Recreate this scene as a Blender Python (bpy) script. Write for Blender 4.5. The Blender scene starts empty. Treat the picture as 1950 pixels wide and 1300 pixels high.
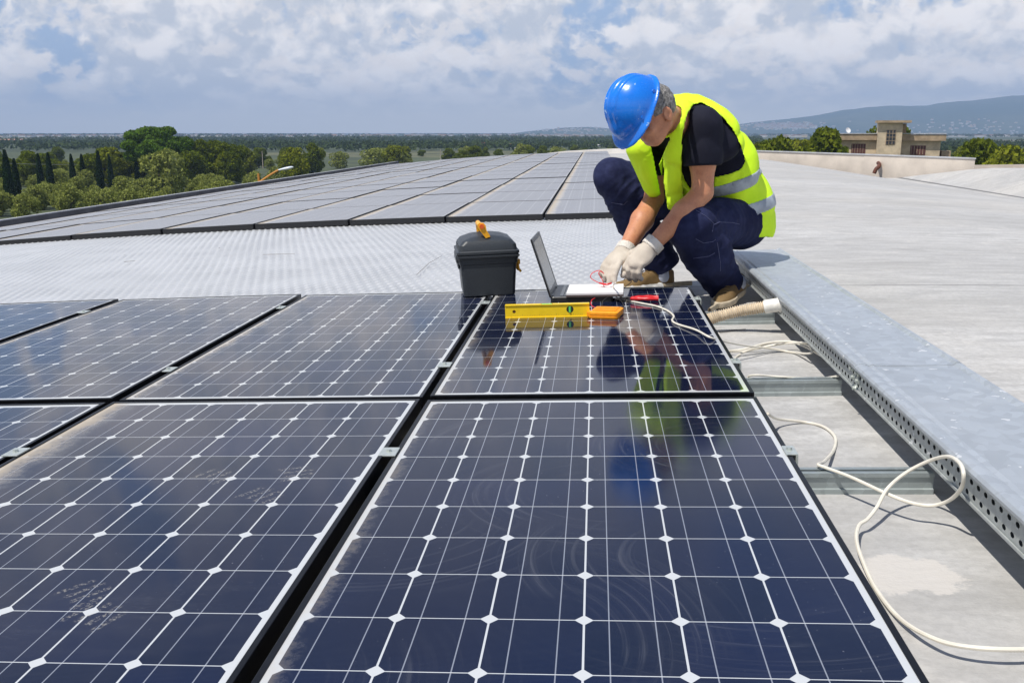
import bpy, bmesh, math, random
import numpy as np
from mathutils import Vector, Matrix

sc = bpy.context.scene
COL = sc.collection
# ------------------------------------------------------------------ camera
F0 = 1742.57                     # focal length in photo pixels (1950 wide)
YAW, PITCH = -0.0972, 0.2241
CZ = 10.6                        # eye height above the plain
CAM = np.array([0.405, -2.1188, CZ])
cyw, syw, cp, sp = math.cos(YAW), math.sin(YAW), math.cos(PITCH), math.sin(PITCH)
CF = np.array([syw*cp, cyw*cp, -sp]); CR = np.array([cyw, -syw, 0.0]); CD = np.cross(CF, CR)
cd = bpy.data.cameras.new("camera"); cam = bpy.data.objects.new("camera", cd); COL.objects.link(cam)
cd.sensor_width = 36; cd.lens = F0*36/1950; cd.clip_start = 0.05; cd.clip_end = 60000
m = Matrix.Identity(4)
for i in range(3):
    m[i][0] = CR[i]; m[i][1] = -CD[i]; m[i][2] = -CF[i]; m[i][3] = CAM[i]
cam.matrix_world = m
sc.camera = cam
# ------------------------------------------------------------------ exposure, sun, sky
sc.view_settings.view_transform = 'Standard'; sc.view_settings.look = 'None'
sc.view_settings.exposure = 0.12; sc.view_settings.gamma = 1
SUN = Vector((-0.36, -0.34, 1.0)).normalized()
sl = bpy.data.lights.new("sun", 'SUN'); sl.energy = 4.3; sl.angle = math.radians(0.55); sl.color = (1, .95, .87)
so = bpy.data.objects.new("sun", sl); COL.objects.link(so)
so.rotation_euler = SUN.to_track_quat('Z', 'Y').to_euler(); so.location = (-10, -10, 40)

class NT:
    """small node-tree builder"""
    def __init__(s, tree): s.t = tree; s.t.nodes.clear()
    def n(s, typ, ins=None, **at):
        nd = s.t.nodes.new(typ)
        for k, v in at.items(): setattr(nd, k, v)
        for k, v in (ins or {}).items():
            sk = nd.inputs[k]
            if isinstance(v, bpy.types.NodeSocket): s.t.links.new(v, sk)
            elif isinstance(v, (tuple, list)) and len(v) == 3 and sk.type == 'RGBA': sk.default_value = (*v, 1)
            else: sk.default_value = v
        return nd
    def m(s, op, a, b=0.0, c=None, clamp=False):
        ins = {0: a, 1: b}
        if c is not None: ins[2] = c
        return s.n('ShaderNodeMath', ins, operation=op, use_clamp=clamp).outputs[0]
    def vm(s, op, a, b=(0, 0, 0)):
        ins = {0: a}
        if op == 'SCALE': ins['Scale'] = b
        else: ins[1] = b
        return s.n('ShaderNodeVectorMath', ins, operation=op).outputs[0]
    def mix(s, f, a, b, bt='MIX'):
        nd = s.t.nodes.new('ShaderNodeMix'); nd.data_type = 'RGBA'; nd.blend_type = bt
        for idx, v in ((0, f), (6, a), (7, b)):
            sk = nd.inputs[idx]
            if isinstance(v, bpy.types.NodeSocket): s.t.links.new(v, sk)
            elif isinstance(v, (tuple, list)): sk.default_value = (*v, 1) if len(v) == 3 else v
            else: sk.default_value = v
        return nd.outputs[2]
    def ramp(s, f, stops, interp='LINEAR'):
        nd = s.n('ShaderNodeValToRGB', {0: f}); cr = nd.color_ramp; cr.interpolation = interp
        while len(cr.elements) < len(stops): cr.elements.new(1)
        for e, (p, c) in zip(cr.elements, stops):
            e.position = p; e.color = (*c, 1) if isinstance(c, (tuple, list)) else (c, c, c, 1)
        return nd.outputs[0]
    def sm(s, v, a, b, lo=0.0, hi=1.0):
        nd = s.n('ShaderNodeMapRange', {0: v, 1: a, 2: b, 3: lo, 4: hi}, interpolation_type='SMOOTHSTEP'); return nd.outputs[0]
    def noise(s, vec, scale, detail=4, rough=.55, dist=0.0):
        return s.n('ShaderNodeTexNoise', {'Vector': vec, 'Scale': scale, 'Detail': detail, 'Roughness': rough, 'Distortion': dist}).outputs[0]
    def xyz(s, v):
        nd = s.n('ShaderNodeSeparateXYZ', {0: v}); return nd.outputs[0], nd.outputs[1], nd.outputs[2]
    def comb(s, x, y, z): return s.n('ShaderNodeCombineXYZ', {0: x, 1: y, 2: z}).outputs[0]
    def tc(s, which): return s.n('ShaderNodeTexCoord').outputs[which]

w = bpy.data.worlds.new("World"); sc.world = w; w.use_nodes = True
N = NT(w.node_tree)
el = math.asin(SUN.z); az = math.atan2(SUN.x, SUN.y)
sky = N.n('ShaderNodeTexSky', sky_type='NISHITA', sun_disc=False, sun_elevation=el, sun_rotation=az, altitude=50, air_density=1.0, dust_density=2.2, ozone_density=1.2).outputs[0]
dv = N.tc('Generated')
dx, dy, dz = N.xyz(dv)
# cumulus field: directions wrapped on a cylinder, puffs shrink towards the horizon
hh = N.m('MAXIMUM', N.m('SQRT', N.m('ADD', N.m('MULTIPLY', dx, dx), N.m('MULTIPLY', dy, dy))), .05)
cxn, cyn = N.m('DIVIDE', dx, hh), N.m('DIVIDE', dy, hh)
lz = N.m('LOGARITHM', N.m('ADD', N.m('MAXIMUM', dz, 0.0), .085), math.e)
def cloudlayer(sc_, kz, seed, lo, hi, up, wfac=.35):
    p = N.comb(N.m('ADD', N.m('MULTIPLY', cxn, sc_), seed), N.m('MULTIPLY', cyn, sc_), N.m('MULTIPLY', lz, kz))
    wp = N.n('ShaderNodeTexNoise', {'Vector': p, 'Scale': 1.7, 'Detail': 5, 'Roughness': .6}).outputs['Color']
    p = N.vm('ADD', p, N.vm('SCALE', N.vm('SUBTRACT', wp, (.5, .5, .5)), wfac))
    def puff(v, det):
        n0 = N.noise(v, 2.9, det, .60)
        bil = N.m('ABSOLUTE', N.m('SUBTRACT', N.m('MULTIPLY', n0, 2.0), 1.0))
        return N.m('ADD', N.m('MULTIPLY', N.noise(v, 1.35, 3, .55), .60), N.m('MULTIPLY', N.m('SUBTRACT', 1.0, bil), .28))
    a = puff(p, 5); b = puff(N.vm('ADD', p, (0, 0, up)), 3)
    bg = N.noise(p, .55, 2, .5)
    d = N.m('ADD', a, N.m('MULTIPLY', N.m('SUBTRACT', bg, .5), .30))
    return N.sm(d, lo, hi), N.m('SUBTRACT', a, b), d
c1, l1, d1 = cloudlayer(5.0, 1.15, 4.3, .445, .515, .13, .22)
c2, l2, d2 = cloudlayer(7.6, 1.8, 11.7, .47, .53, .13, .26)
blue = N.mix(.75, sky, (3.9, 5.5, 8.4))
body = N.mix(N.sm(d1, .66, .82), (6.5, 6.8, 7.4), (5.4, 5.7, 6.4))
col = N.mix(N.m('MULTIPLY', c1, .90), blue, N.mix(N.sm(l1, -.04, .09), body, (11.6, 11.0, 10.5)))
col = N.mix(N.m('MULTIPLY', c2, N.m('MULTIPLY', N.sm(l2, -.02, .09), .75)), col, (10.2, 9.6, 9.2))
zen = N.sm(dz, .17, .52)
col = N.mix(N.m('MULTIPLY', zen, .88), col, (1.25, 2.1, 4.3))
hzf = N.sm(dz, .006, .058)
horiz = N.mix(N.m('ADD', N.m('MULTIPLY', hzf, .95), .0), (8.8, 8.7, 8.4), col)
out = N.n('ShaderNodeOutputWorld', {0: N.n('ShaderNodeBackground', {0: horiz, 1: 0.095}).outputs[0]})

# ------------------------------------------------------------------ frames of reference
MR = np.array([[0.9993168, -0.0081664, -0.0360454], [0.0081306, 0.9999663, -0.0011374], [0.0360535, 0.0008436, 0.9993495]])
CP = np.array([0.4050, -2.1188, 0.63132])
FP = MR.T @ CF; RP = MR.T @ CR; DP = MR.T @ CD
def bend(u, v):
    a = max(0.0, -0.8 - u); b = max(0.0, v - 4.0)
    return -0.0058*a*a
def W(u, v, ww=0.0):                       # roof frame (u right, v away, w up from the glass) -> world
    return CAM + MR @ (np.array([u, v, ww + bend(u, v)]) - CP)
def frame(u, v, ww=0.0, rz=0.0):           # 4x4 placement on the roof
    a = max(0.0, -0.8 - u); t = 2*0.0058*a
    Rm = Matrix([list(MR[0]), list(MR[1]), list(MR[2])]).to_4x4()
    return Matrix.Translation(Vector(W(u, v, ww))) @ Rm @ Matrix.Rotation(-t, 4, 'Y') @ Matrix.Rotation(rz, 4, 'Z')
def PX(px, py, ww=0.0):                    # photo pixel -> (u, v) on the level ww of the roof frame
    d = FP + RP*(px-975)/F0 + DP*(py-650)/F0
    t = (ww - CP[2])/d[2]; p = CP + t*d
    return p[0], p[1], ww
def at(px, py, d):                         # photo pixel at a distance -> world
    return CAM + d*(CF + CR*(px-975)/F0 + CD*(py-650)/F0)
def prj(P):
    d = P - CAM; z = d @ CF
    return 975 + F0*(d @ CR)/z, 650 + F0*(d @ CD)/z
def ground(px, dist, z=0.0):
    a = (px-975)/F0*cp; dirv = np.array([syw, cyw, 0]) + np.array([cyw, -syw, 0])*a
    p = CAM + dirv*dist; return float(p[0]), float(p[1]), z

# ------------------------------------------------------------------ materials
def mat(name, build=None, col=(.5, .5, .5), rough=.5, metal=0.0, **kw):
    mt = bpy.data.materials.new(name); mt.use_nodes = True; n = NT(mt.node_tree)
    ins = {'Base Color': col, 'Roughness': rough, 'Metallic': metal}
    if build:
        r = build(n); ins.update(r)
    ins.update(kw)
    b = n.n('ShaderNodeBsdfPrincipled', ins)
    n.n('ShaderNodeOutputMaterial', {0: b.outputs[0]})
    return mt
def bump(n, h, dist=.01, st=1.0): return n.n('ShaderNodeBump', {'Height': h, 'Distance': dist, 'Strength': st}).outputs[0]
def simple(name, col, rough=.5, metal=0.0, var=.12, scale=30.0, bmp=0.0, **kw):
    def b(n):
        o = n.tc('Object'); f = n.noise(o, scale, 5, .6)
        lo = tuple(c*(1-var) for c in col); hi = tuple(min(1, c*(1+var)) for c in col)
        r = {'Base Color': n.mix(n.sm(f, .3, .7), lo, hi), 'Roughness': n.m('ADD', n.m('MULTIPLY', f, .16), rough-.08)}
        if bmp: r['Normal'] = bump(n, n.noise(o, scale*3, 3), bmp)
        return r
    return mat(name, b, metal=metal, **kw)
CELL = 0.1265
def glass_mat(name, dusty, swirl, prints=()):
    def b(n):
        o = n.tc('Object'); x, y, z = n.xyz(o)
        rnd = n.n('ShaderNodeObjectInfo').outputs['Random']
        def cellpos(c):
            f = n.m('FRACT', n.m('DIVIDE', c, CELL))
            return f, n.m('MULTIPLY', n.m('MINIMUM', f, n.m('SUBTRACT', 1.0, f)), CELL)
        fx, ex = cellpos(x); fy, ey = cellpos(y)
        inx = n.m('MULTIPLY', n.m('GREATER_THAN', x, 0.0), n.m('LESS_THAN', x, 6*CELL))
        iny = n.m('MULTIPLY', n.m('GREATER_THAN', y, 0.0), n.m('LESS_THAN', y, 12*CELL))
        inside = n.m('MULTIPLY', inx, iny)
        cx = n.m('GREATER_THAN', ex, 0.00145); cy = n.m('GREATER_THAN', ey, 0.00085)
        ch = n.m('GREATER_THAN', n.m('ADD', ex, ey), 0.0128)
        cell = n.m('MULTIPLY', n.m('MULTIPLY', cx, cy), n.m('MULTIPLY', ch, inside))
        bb = n.m('LESS_THAN', n.m('MINIMUM', n.m('ABSOLUTE', n.m('SUBTRACT', fx, .26)), n.m('ABSOLUTE', n.m('SUBTRACT', fx, .74))), .0066)
        bb = n.m('MULTIPLY', bb, inside)
        wn = n.n('ShaderNodeTexWhiteNoise', {0: n.vm('ADD', n.vm('FLOOR', n.vm('SCALE', o, 1/CELL)), n.comb(rnd, rnd, 0.0))}).outputs[0]
        cellc = n.mix(wn, (.0015, .0050, .018), (.0038, .0090, .040))
        cellc = n.mix(n.sm(n.noise(n.vm('ADD', o, n.comb(n.m('MULTIPLY', rnd, 9), 0.0, 0.0)), 2.2, 2), .35, .7), cellc, (.0040, .0065, .024))
        fine = n.m('LESS_THAN', n.m('FRACT', n.m('DIVIDE', y, .0026)), .13)
        cellc = n.mix(n.m('MULTIPLY', fine, .18), cellc, (.12, .14, .18))
        c = n.mix(cell, (.52, .54, .55), cellc)
        c = n.mix(bb, c, n.mix(cell, (.52, .54, .55), (.22, .24, .285)))
        # dirt
        ov = n.vm('ADD', o, n.comb(n.m('MULTIPLY', rnd, 31), n.m('MULTIPLY', rnd, 17), 0.0))
        d1 = n.noise(ov, 5.0, 8, .68, .6); d2 = n.noise(ov, 60.0, 5, .7)
        d3 = n.noise(n.vm('MULTIPLY', ov, (3.0, 26.0, 1)), 1.2, 4, .6)
        film = n.m('ADD', n.m('MULTIPLY', n.sm(d1, .42, .8), .030*dusty), .002*dusty)
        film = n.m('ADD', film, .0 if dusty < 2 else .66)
        film = n.m('ADD', film, n.m('MULTIPLY', n.sm(d3, .5, .85), .030*dusty))
        mot = n.noise(n.vm('MULTIPLY', ov, (55.0, 150.0, 1)), 1.0, 4, .7); clump = n.sm(n.noise(ov, 6.5, 4, .6), .46, .66)
        film = n.m('ADD', film, n.m('MULTIPLY', n.m('MULTIPLY', n.sm(mot, .50, .74), clump), .016 + .050*min(dusty, 1.0)))
        edge = n.m('ADD', x, n.m('MULTIPLY', n.m('SUBTRACT', d2, .5), .08))
        edge = n.m('ADD', edge, n.m('MULTIPLY', n.m('SUBTRACT', n.noise(ov, 7, 4), .5), .09))
        em = n.sm(edge, .030 if dusty < .9 else .075, -.012)
        fadeall = n.m('MULTIPLY', em, (.92 if dusty > .9 else .60 if dusty > .3 else .25))
        film = n.m('ADD', film, fadeall)
        spk = n.m('MULTIPLY', n.m('GREATER_THAN', n.noise(ov, 190, 2, .5), .735), n.sm(n.noise(ov, 3.2, 2), .45, .65))
        film = n.m('ADD', film, n.m('MULTIPLY', spk, .35), clamp=True)
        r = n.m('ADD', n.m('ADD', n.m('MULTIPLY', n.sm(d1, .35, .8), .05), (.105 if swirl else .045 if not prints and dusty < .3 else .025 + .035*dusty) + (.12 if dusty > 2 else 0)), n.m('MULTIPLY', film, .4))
        if swirl:
            tot = None
            for (sx, sy, rr, k) in ((.30, .45, .42, 1), (.62, .70, .40, 2), (.30, 1.20, .38, 3), (.75, .30, .40, 4), (.02, .85, .36, 5), (.66, 1.20, .34, 6), (-.05, .35, .40, 8), (.42, .95, .30, 9)):
                q = n.vm('SUBTRACT', o, (sx, sy, 0)); qx, qy, qz = n.xyz(q)
                qx = n.m('MULTIPLY', qx, 1.0 + .25*math.sin(k*2)); rad = n.m('SQRT', n.m('ADD', n.m('MULTIPLY', qx, qx), n.m('MULTIPLY', qy, qy)))
                ang = n.m('ARCTAN2', qy, qx)
                sv = n.comb(n.m('MULTIPLY', rad, 110.0), n.m('MULTIPLY', n.m('SINE', n.m('ADD', ang, float(k))), .8), float(k))
                st = n.sm(n.noise(sv, 1.0, 3, .6), .50, .78)
                st = n.m('MULTIPLY', st, n.sm(n.noise(n.vm('ADD', o, (k, 0, 0)), 4.5, 2), .36, .56))
                st = n.m('MULTIPLY', st, n.sm(rad, rr, rr*.6))
                st = n.m('MULTIPLY', st, n.m('MULTIPLY', n.sm(n.m('SINE', n.m('ADD', ang, k*1.9)), -.15, .55), n.sm(rad, rr*.22, rr*.4)))
                tot = st if tot is None else n.m('MAXIMUM', tot, st)
            film = n.m('ADD', film, n.m('MULTIPLY', tot, .13), clamp=True)
            r = n.m('ADD', r, n.m('MULTIPLY', tot, .05))
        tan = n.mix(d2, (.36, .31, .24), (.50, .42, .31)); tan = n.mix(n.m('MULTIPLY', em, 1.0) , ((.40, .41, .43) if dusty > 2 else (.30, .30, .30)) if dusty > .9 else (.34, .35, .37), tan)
        c = n.mix(film, c, tan)
        if prints:
            for (hx, hy, rot) in prints:
                q = n.vm('SUBTRACT', o, (hx, hy, 0)); qx, qy, qz = n.xyz(q); c_, s_ = math.cos(rot), math.sin(rot)
                rx = n.m('ADD', n.m('MULTIPLY', qx, c_), n.m('MULTIPLY', qy, s_)); ry = n.m('SUBTRACT', n.m('MULTIPLY', qy, c_), n.m('MULTIPLY', qx, s_))
                fing = n.sm(n.m('ABSOLUTE', n.m('SUBTRACT', n.m('FRACT', n.m('DIVIDE', rx, .021)), .5)), .30, .16)
                arc = n.m('ADD', ry, n.m('MULTIPLY', n.m('MULTIPLY', rx, rx), 9.0))
                box_ = n.m('MULTIPLY', n.sm(n.m('ABSOLUTE', rx), .044, .040), n.m('MULTIPLY', n.sm(arc, -.030, -.022), n.sm(arc, .034, .026)))
                msk = n.m('MULTIPLY', n.m('MULTIPLY', fing, box_), n.sm(n.noise(o, 170, 4, .75), .47, .62))
                c = n.mix(n.m('MULTIPLY', msk, .38), c, (.50, .47, .40))
        wav = n.noise(ov, 2.5, 1, .4)
        return {'Base Color': c, 'Roughness': r, 'IOR': 1.47, 'Normal': bump(n, wav, .0025, .5)}
    return mat(name, b)
M = {}
M['glass_clean'] = glass_mat('wiped solar glass', .22, True)
M['glass_shiny'] = glass_mat('clean shiny solar glass', .20, False)
M['glass_mid'] = glass_mat('solar glass lightly dusted', .5, False)
M['glass_dusty'] = glass_mat('dusty solar glass', 1.0, False)
M['glass_prints'] = glass_mat('dusty solar glass with hand marks', 1.0, False, ((.47, 1.03, -.5), (.63, 1.04, -1.2), (.60, .93, -.6), (.47, .56, -.7), (.52, .50, -.4)))
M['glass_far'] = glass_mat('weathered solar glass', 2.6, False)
def dusty_frame(n):
    z = n.n('ShaderNodeSeparateXYZ', {0: n.n('ShaderNodeNewGeometry').outputs['True Normal']}).outputs[2]
    return {'Base Color': n.mix(n.m('MULTIPLY', n.sm(z, .6, .9), n.sm(n.noise(n.tc('Object'), 9, 5), .3, .6, .5, 1.0)), (.012, .013, .016), (.20, .20, .20)), 'Roughness': .6}
M['frame_far'] = mat('dust covered black frame', dusty_frame)
M['frame'] = simple('black anodised aluminium', (.010, .011, .014), .38, 0.6, .3, 40)
def galv(name, base, rough=.42, scale=40, metal=.55, streak=.35):
    def b(n):
        o = n.tc('Object')
        v = n.n('ShaderNodeTexVoronoi', {'Vector': o, 'Scale': scale}).outputs['Color']
        vv = n.n('ShaderNodeSeparateColor', {0: v}).outputs[0]
        a = n.noise(o, 3.5, 7, .65, .4); s2 = n.noise(n.vm('MULTIPLY', o, (9, 1.3, 9)), 5, 5, .6)
        lo = tuple(c*.80 for c in base); hi = tuple(min(1, c*1.12) for c in base)
        c = n.mix(n.m('MULTIPLY', vv, .5), lo, hi)
        c = n.mix(n.m('MULTIPLY', n.sm(a, .50, .72), streak), c, (.52, .54, .55))
        c = n.mix(n.m('MULTIPLY', n.sm(s2, .6, .75), .25), c, (.30, .31, .31))
        c = n.mix(n.m('MULTIPLY', n.m('GREATER_THAN', n.noise(o, 34, 2, .5), .70), .75), c, (.75, .76, .76))
        return {'Base Color': c, 'Roughness': n.m('ADD', n.m('MULTIPLY', a, .25), rough-.1), 'Normal': bump(n, n.noise(o, 12, 3), .002)}
    return mat(name, b, metal=metal)
M['galv'] = galv('galvanised cover sheet', (.49, .53, .565), .42, 40, .35)
M['galv_rail'] = galv('galvanised rail steel', (.40, .45, .45), .45, 60, .5, .15)
M['galv_side'] = galv('galvanised perforated side', (.47, .50, .49), .5, 70, .35, .2)
M['clamp'] = simple('clamp aluminium', (.52, .56, .53), .4, .5, .1, 60)
def concrete(n):
    o = n.tc('Object')
    a = n.noise(o, .55, 6, .6, .5); s = n.noise(n.vm('MULTIPLY', o, (1.0, 4.2, 1)), 4.0, 8, .68); f = n.noise(o, 55, 5, .7); g = n.noise(o, 4.0, 7, .66, .8)
    c = n.mix(n.sm(s, .3, .72), (.385, .38, .37), (.55, .545, .53))
    c = n.mix(n.m('MULTIPLY', n.sm(a, .4, .68), .55), c, (.54, .515, .47))
    c = n.mix(n.m('MULTIPLY', n.sm(g, .54, .72), .6), c, (.31, .305, .295)); stn = n.noise(n.vm('MULTIPLY', o, (.35, 1.5, 1)), 2.2, 7, .7, .4); c = n.mix(n.m('MULTIPLY', n.sm(stn, .52, .66), .45), c, (.33, .325, .31))
    c = n.mix(n.m('MULTIPLY', n.sm(g, .44, .30), .5), c, (.68, .655, .61))
    c = n.mix(n.m('MULTIPLY', n.sm(f, .38, .66), .30), c, (.24, .235, .225))
    px0, py0, _ = PX(1715, 1092, -.095); q0 = W(px0, py0, -.095)
    e = n.vm('MULTIPLY', n.vm('SUBTRACT', o, tuple(map(float, q0))), (1.0, 1.5, 0)); e = n.n('ShaderNodeVectorMath', {0: e}, operation='LENGTH').outputs['Value']
    e = n.m('ADD', e, n.m('MULTIPLY', n.m('SUBTRACT', n.noise(o, 9, 7, .7), .5), .24))
    c = n.mix(n.m('MULTIPLY', n.sm(e, .105, .085), .75), c, (.66, .62, .565))
    # overlapping strips of roofing membrane
    x, y, z = n.xyz(o)
    yy = n.m('ADD', y, n.m('MULTIPLY', n.m('SUBTRACT', n.noise(o, .7, 3), .5), .05))
    ln = n.m('LESS_THAN', n.m('ABSOLUTE', n.m('SUBTRACT', n.m('FRACT', n.m('DIVIDE', n.m('ADD', yy, .4), 5.2)), .5)), .0016)
    c = n.mix(n.m('MULTIPLY', ln, .75), c, (.14, .14, .135))
    band = n.sm(n.noise(n.comb(n.m('MULTIPLY', x, .12), y, 0.0), .5, 2), .46, .54)
    c = n.mix(n.m('MULTIPLY', band, .28), c, (.31, .305, .295))
    vl = n.m('LESS_THAN', n.m('ABSOLUTE', n.m('SUBTRACT', x, 8.42)), .035)
    c = n.mix(n.m('MULTIPLY', vl, .8), c, (.10, .10, .10))
    h = n.m('ADD', n.m('MULTIPLY', f, .35), n.m('MULTIPLY', s, .9))
    return {'Base Color': c, 'Roughness': .86, 'Normal': bump(n, h, .006, .7)}
M['roof'] = mat('weathered grey roofing', concrete)
def emb(n):
    o = n.tc('Object'); a = n.noise(o, 1.4, 6, .6); f = n.noise(o, 22, 5, .65)
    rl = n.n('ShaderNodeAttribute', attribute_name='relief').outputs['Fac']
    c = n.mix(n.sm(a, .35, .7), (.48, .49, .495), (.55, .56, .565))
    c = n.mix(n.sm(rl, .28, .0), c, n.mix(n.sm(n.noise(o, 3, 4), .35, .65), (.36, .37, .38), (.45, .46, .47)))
    c = n.mix(n.m('MULTIPLY', n.sm(f, .62, .78), .35), c, (.36, .33, .28))
    c = n.mix(n.m('MULTIPLY', n.m('GREATER_THAN', n.noise(o, 30, 2, .5), .76), .7), c, (.14, .13, .12))
    return {'Base Color': c, 'Roughness': .30}
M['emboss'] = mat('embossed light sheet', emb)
M['wall'] = simple('cream render', (.72, .64, .55), .85, 0, .10, 1.4, .004)
M['wallcap'] = simple('grey wall coping', (.50, .51, .53), .7, 0, .12, 3)
M['rim'] = simple('dark bituminous edge', (.085, .088, .10), .7, 0, .3, 2.5)

# ------------------------------------------------------------------ mesh helpers
def link(o, parent=None):
    COL.objects.link(o)
    if parent is not None: o.parent = parent
    return o
def tag(o, label=None, cat=None, group=None, kind=None):
    if label: o['label'] = label
    if cat: o['category'] = cat
    if group: o['group'] = group
    if kind: o['kind'] = kind
    return o
def smooth(me, ang=None):
    me.polygons.foreach_set('use_smooth', [True]*len(me.polygons)); me.update()
    if ang is not None:
        try: me.set_sharp_from_angle(angle=math.radians(ang))
        except Exception: pass
def mesh_np(name, V, Fq, mt, parent=None, sm=True, ang=None):
    me = bpy.data.meshes.new(name); me.from_pydata([tuple(map(float, v)) for v in V], [], [tuple(map(int, f)) for f in Fq])
    if mt: me.materials.append(mt)
    me.update()
    if sm: smooth(me, ang)
    return link(bpy.data.objects.new(name, me), parent)
class MB:
    def __init__(s): s.bm = bmesh.new()
    def box(s, x0, x1, y0, y1, z0, z1, bev=0.0, mi=0):
        r = bmesh.ops.create_cube(s.bm, size=1); vs = r['verts']
        for v in vs:
            v.co = Vector((x0+(v.co.x+.5)*(x1-x0), y0+(v.co.y+.5)*(y1-y0), z0+(v.co.z+.5)*(z1-z0)))
        fs = list({f for v in vs for f in v.link_faces})
        for f in fs: f.material_index = mi
        if bev:
            es = list({e for v in vs for e in v.link_edges})
            bmesh.ops.bevel(s.bm, geom=es, offset=bev, segments=2, affect='EDGES', profile=.6)
        return vs
    def loft(s, rings, caps=True, mi=0):
        L = []
        for r in rings: L.append([s.bm.verts.new(Vector(p)) for p in r])
        n = len(L[0])
        for a, b in zip(L, L[1:]):
            for i in range(n):
                f = s.bm.faces.new((a[i], a[(i+1) % n], b[(i+1) % n], b[i])); f.material_index = mi
        if caps:
            s.bm.faces.new(L[0][::-1]).material_index = mi; s.bm.faces.new(L[-1]).material_index = mi
    def tube(s, pts, r, n=10, caps=True, mi=0):
        pts = [Vector(p) for p in pts]; rings = []; prev = None
        for i, p in enumerate(pts):
            t = (pts[min(i+1, len(pts)-1)] - pts[max(i-1, 0)]).normalized()
            if prev is None:
                a = t.orthogonal().normalized()
            else:
                a = (prev - t*prev.dot(t)).normalized()
            prev = a; b = t.cross(a); rr = r[i] if isinstance(r, (list, tuple)) else r
            rings.append([p + a*math.cos(2*math.pi*k/n)*rr + b*math.sin(2*math.pi*k/n)*rr for k in range(n)])
        s.loft(rings, caps, mi)
    def cyl(s, p0, p1, r, n=16, r2=None, mi=0): s.tube([p0, p1], [r, r if r2 is None else r2], n, True, mi)
    def quad(s, pts, mi=0):
        f = s.bm.faces.new([s.bm.verts.new(Vector(p)) for p in pts]); f.material_index = mi
    def build(s, name, mt, parent=None, sm=False, ang=35, mw=None):
        bmesh.ops.recalc_face_normals(s.bm, faces=s.bm.faces)
        me = bpy.data.meshes.new(name); s.bm.to_mesh(me); s.bm.free()
        for x in (mt if isinstance(mt, (list, tuple)) else [mt]): me.materials.append(x)
        if sm: smooth(me, ang)
        o = link(bpy.data.objects.new(name, me), parent)
        if mw is not None: o.matrix_world = mw
        return o
def empty(name, mw):
    o = bpy.data.objects.new(name, None); COL.objects.link(o); o.empty_display_size = .1; o.matrix_world = mw; return o
def spline(pts, n=10):
    P = [Vector(p) for p in pts]; P = [P[0]*2-P[1]] + P + [P[-1]*2-P[-2]]; out = []
    for i in range(1, len(P)-2):
        for k in range(n):
            t = k/n; a, b, c, d = P[i-1:i+3]
            out.append(.5*((2*b)+(c-a)*t+(2*a-5*b+4*c-d)*t*t+(3*b-a-3*c+d)*t**3))
    out.append(P[-2]); return out
ORD = ['first', 'second', 'third', 'fourth', 'fifth', 'sixth', 'seventh', 'eighth', 'ninth', 'tenth', 'eleventh', 'twelfth', 'thirteenth', 'fourteenth', 'fifteenth', 'sixteenth', 'seventeenth', 'eighteenth', 'nineteenth', 'twentieth']
#@@ROOF
# ------------------------------------------------------------------ the roof
prof = [(-7.0, -.22), (-1.2, -.17), (-.9, -.125), (.6, -.095), (1.2, -.095)] + [(1.2+t, -.095-.0162*t*t) for t in (1, 2, 3, 4, 5, 6, 7)] + [(8.4, -.935), (8.9, -.78), (9.7, -.55), (10.2, -.525), (12, -.46), (16, -.45)]
def roofw(u):
    for (a, b), (c, d) in zip(prof, prof[1:]):
        if a <= u <= c: return b + (d-b)*(u-a)/(c-a)
    return prof[-1][1]
us = [-7.0] + [-6.5+.5*i for i in range(15)] + [.8+.25*i for i in range(61)]
vs_ = [-6 + .6*i for i in range(61)]
V = []; Fc = []
def vlim(u): return float(np.interp(u, [5.6, 5.75, 8.25, 9.9, 10.6, 16], [30.2, 29.7, 24.75, 20.7, 19.2, 12.5]))
for t_ in vs_:
    for u in us:
        v = -6 + (vlim(u)+6)*(t_+6)/36; V.append(W(u, v, roofw(u)))
nu = len(us)
for j in range(len(vs_)-1):
    for i in range(nu-1): Fc.append((j*nu+i, j*nu+i+1, (j+1)*nu+i+1, (j+1)*nu+i))
tag(mesh_np('roof', V, Fc, M['roof']), kind='structure')
# the building that carries the roof
b = MB()
for (u0, u1, v0, v1) in ((-7.0, -6.9, -6, 30), (15.9, 16, -6, 30), (-6.9, 15.9, 29.9, 30), (-6.9, 15.9, -6, -5.9)):
    lo = [W(u, v, -.30 if u < 2 else -.95) for (u, v) in ((u0, v0), (u1, v0), (u1, v1), (u0, v1))]
    b.loft([[(p[0], p[1], 0) for p in lo], [tuple(p) for p in lo]])
o = b.build('warehouse', M['wall']); tag(o, 'long industrial building whose roof carries the panels', 'building')
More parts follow.
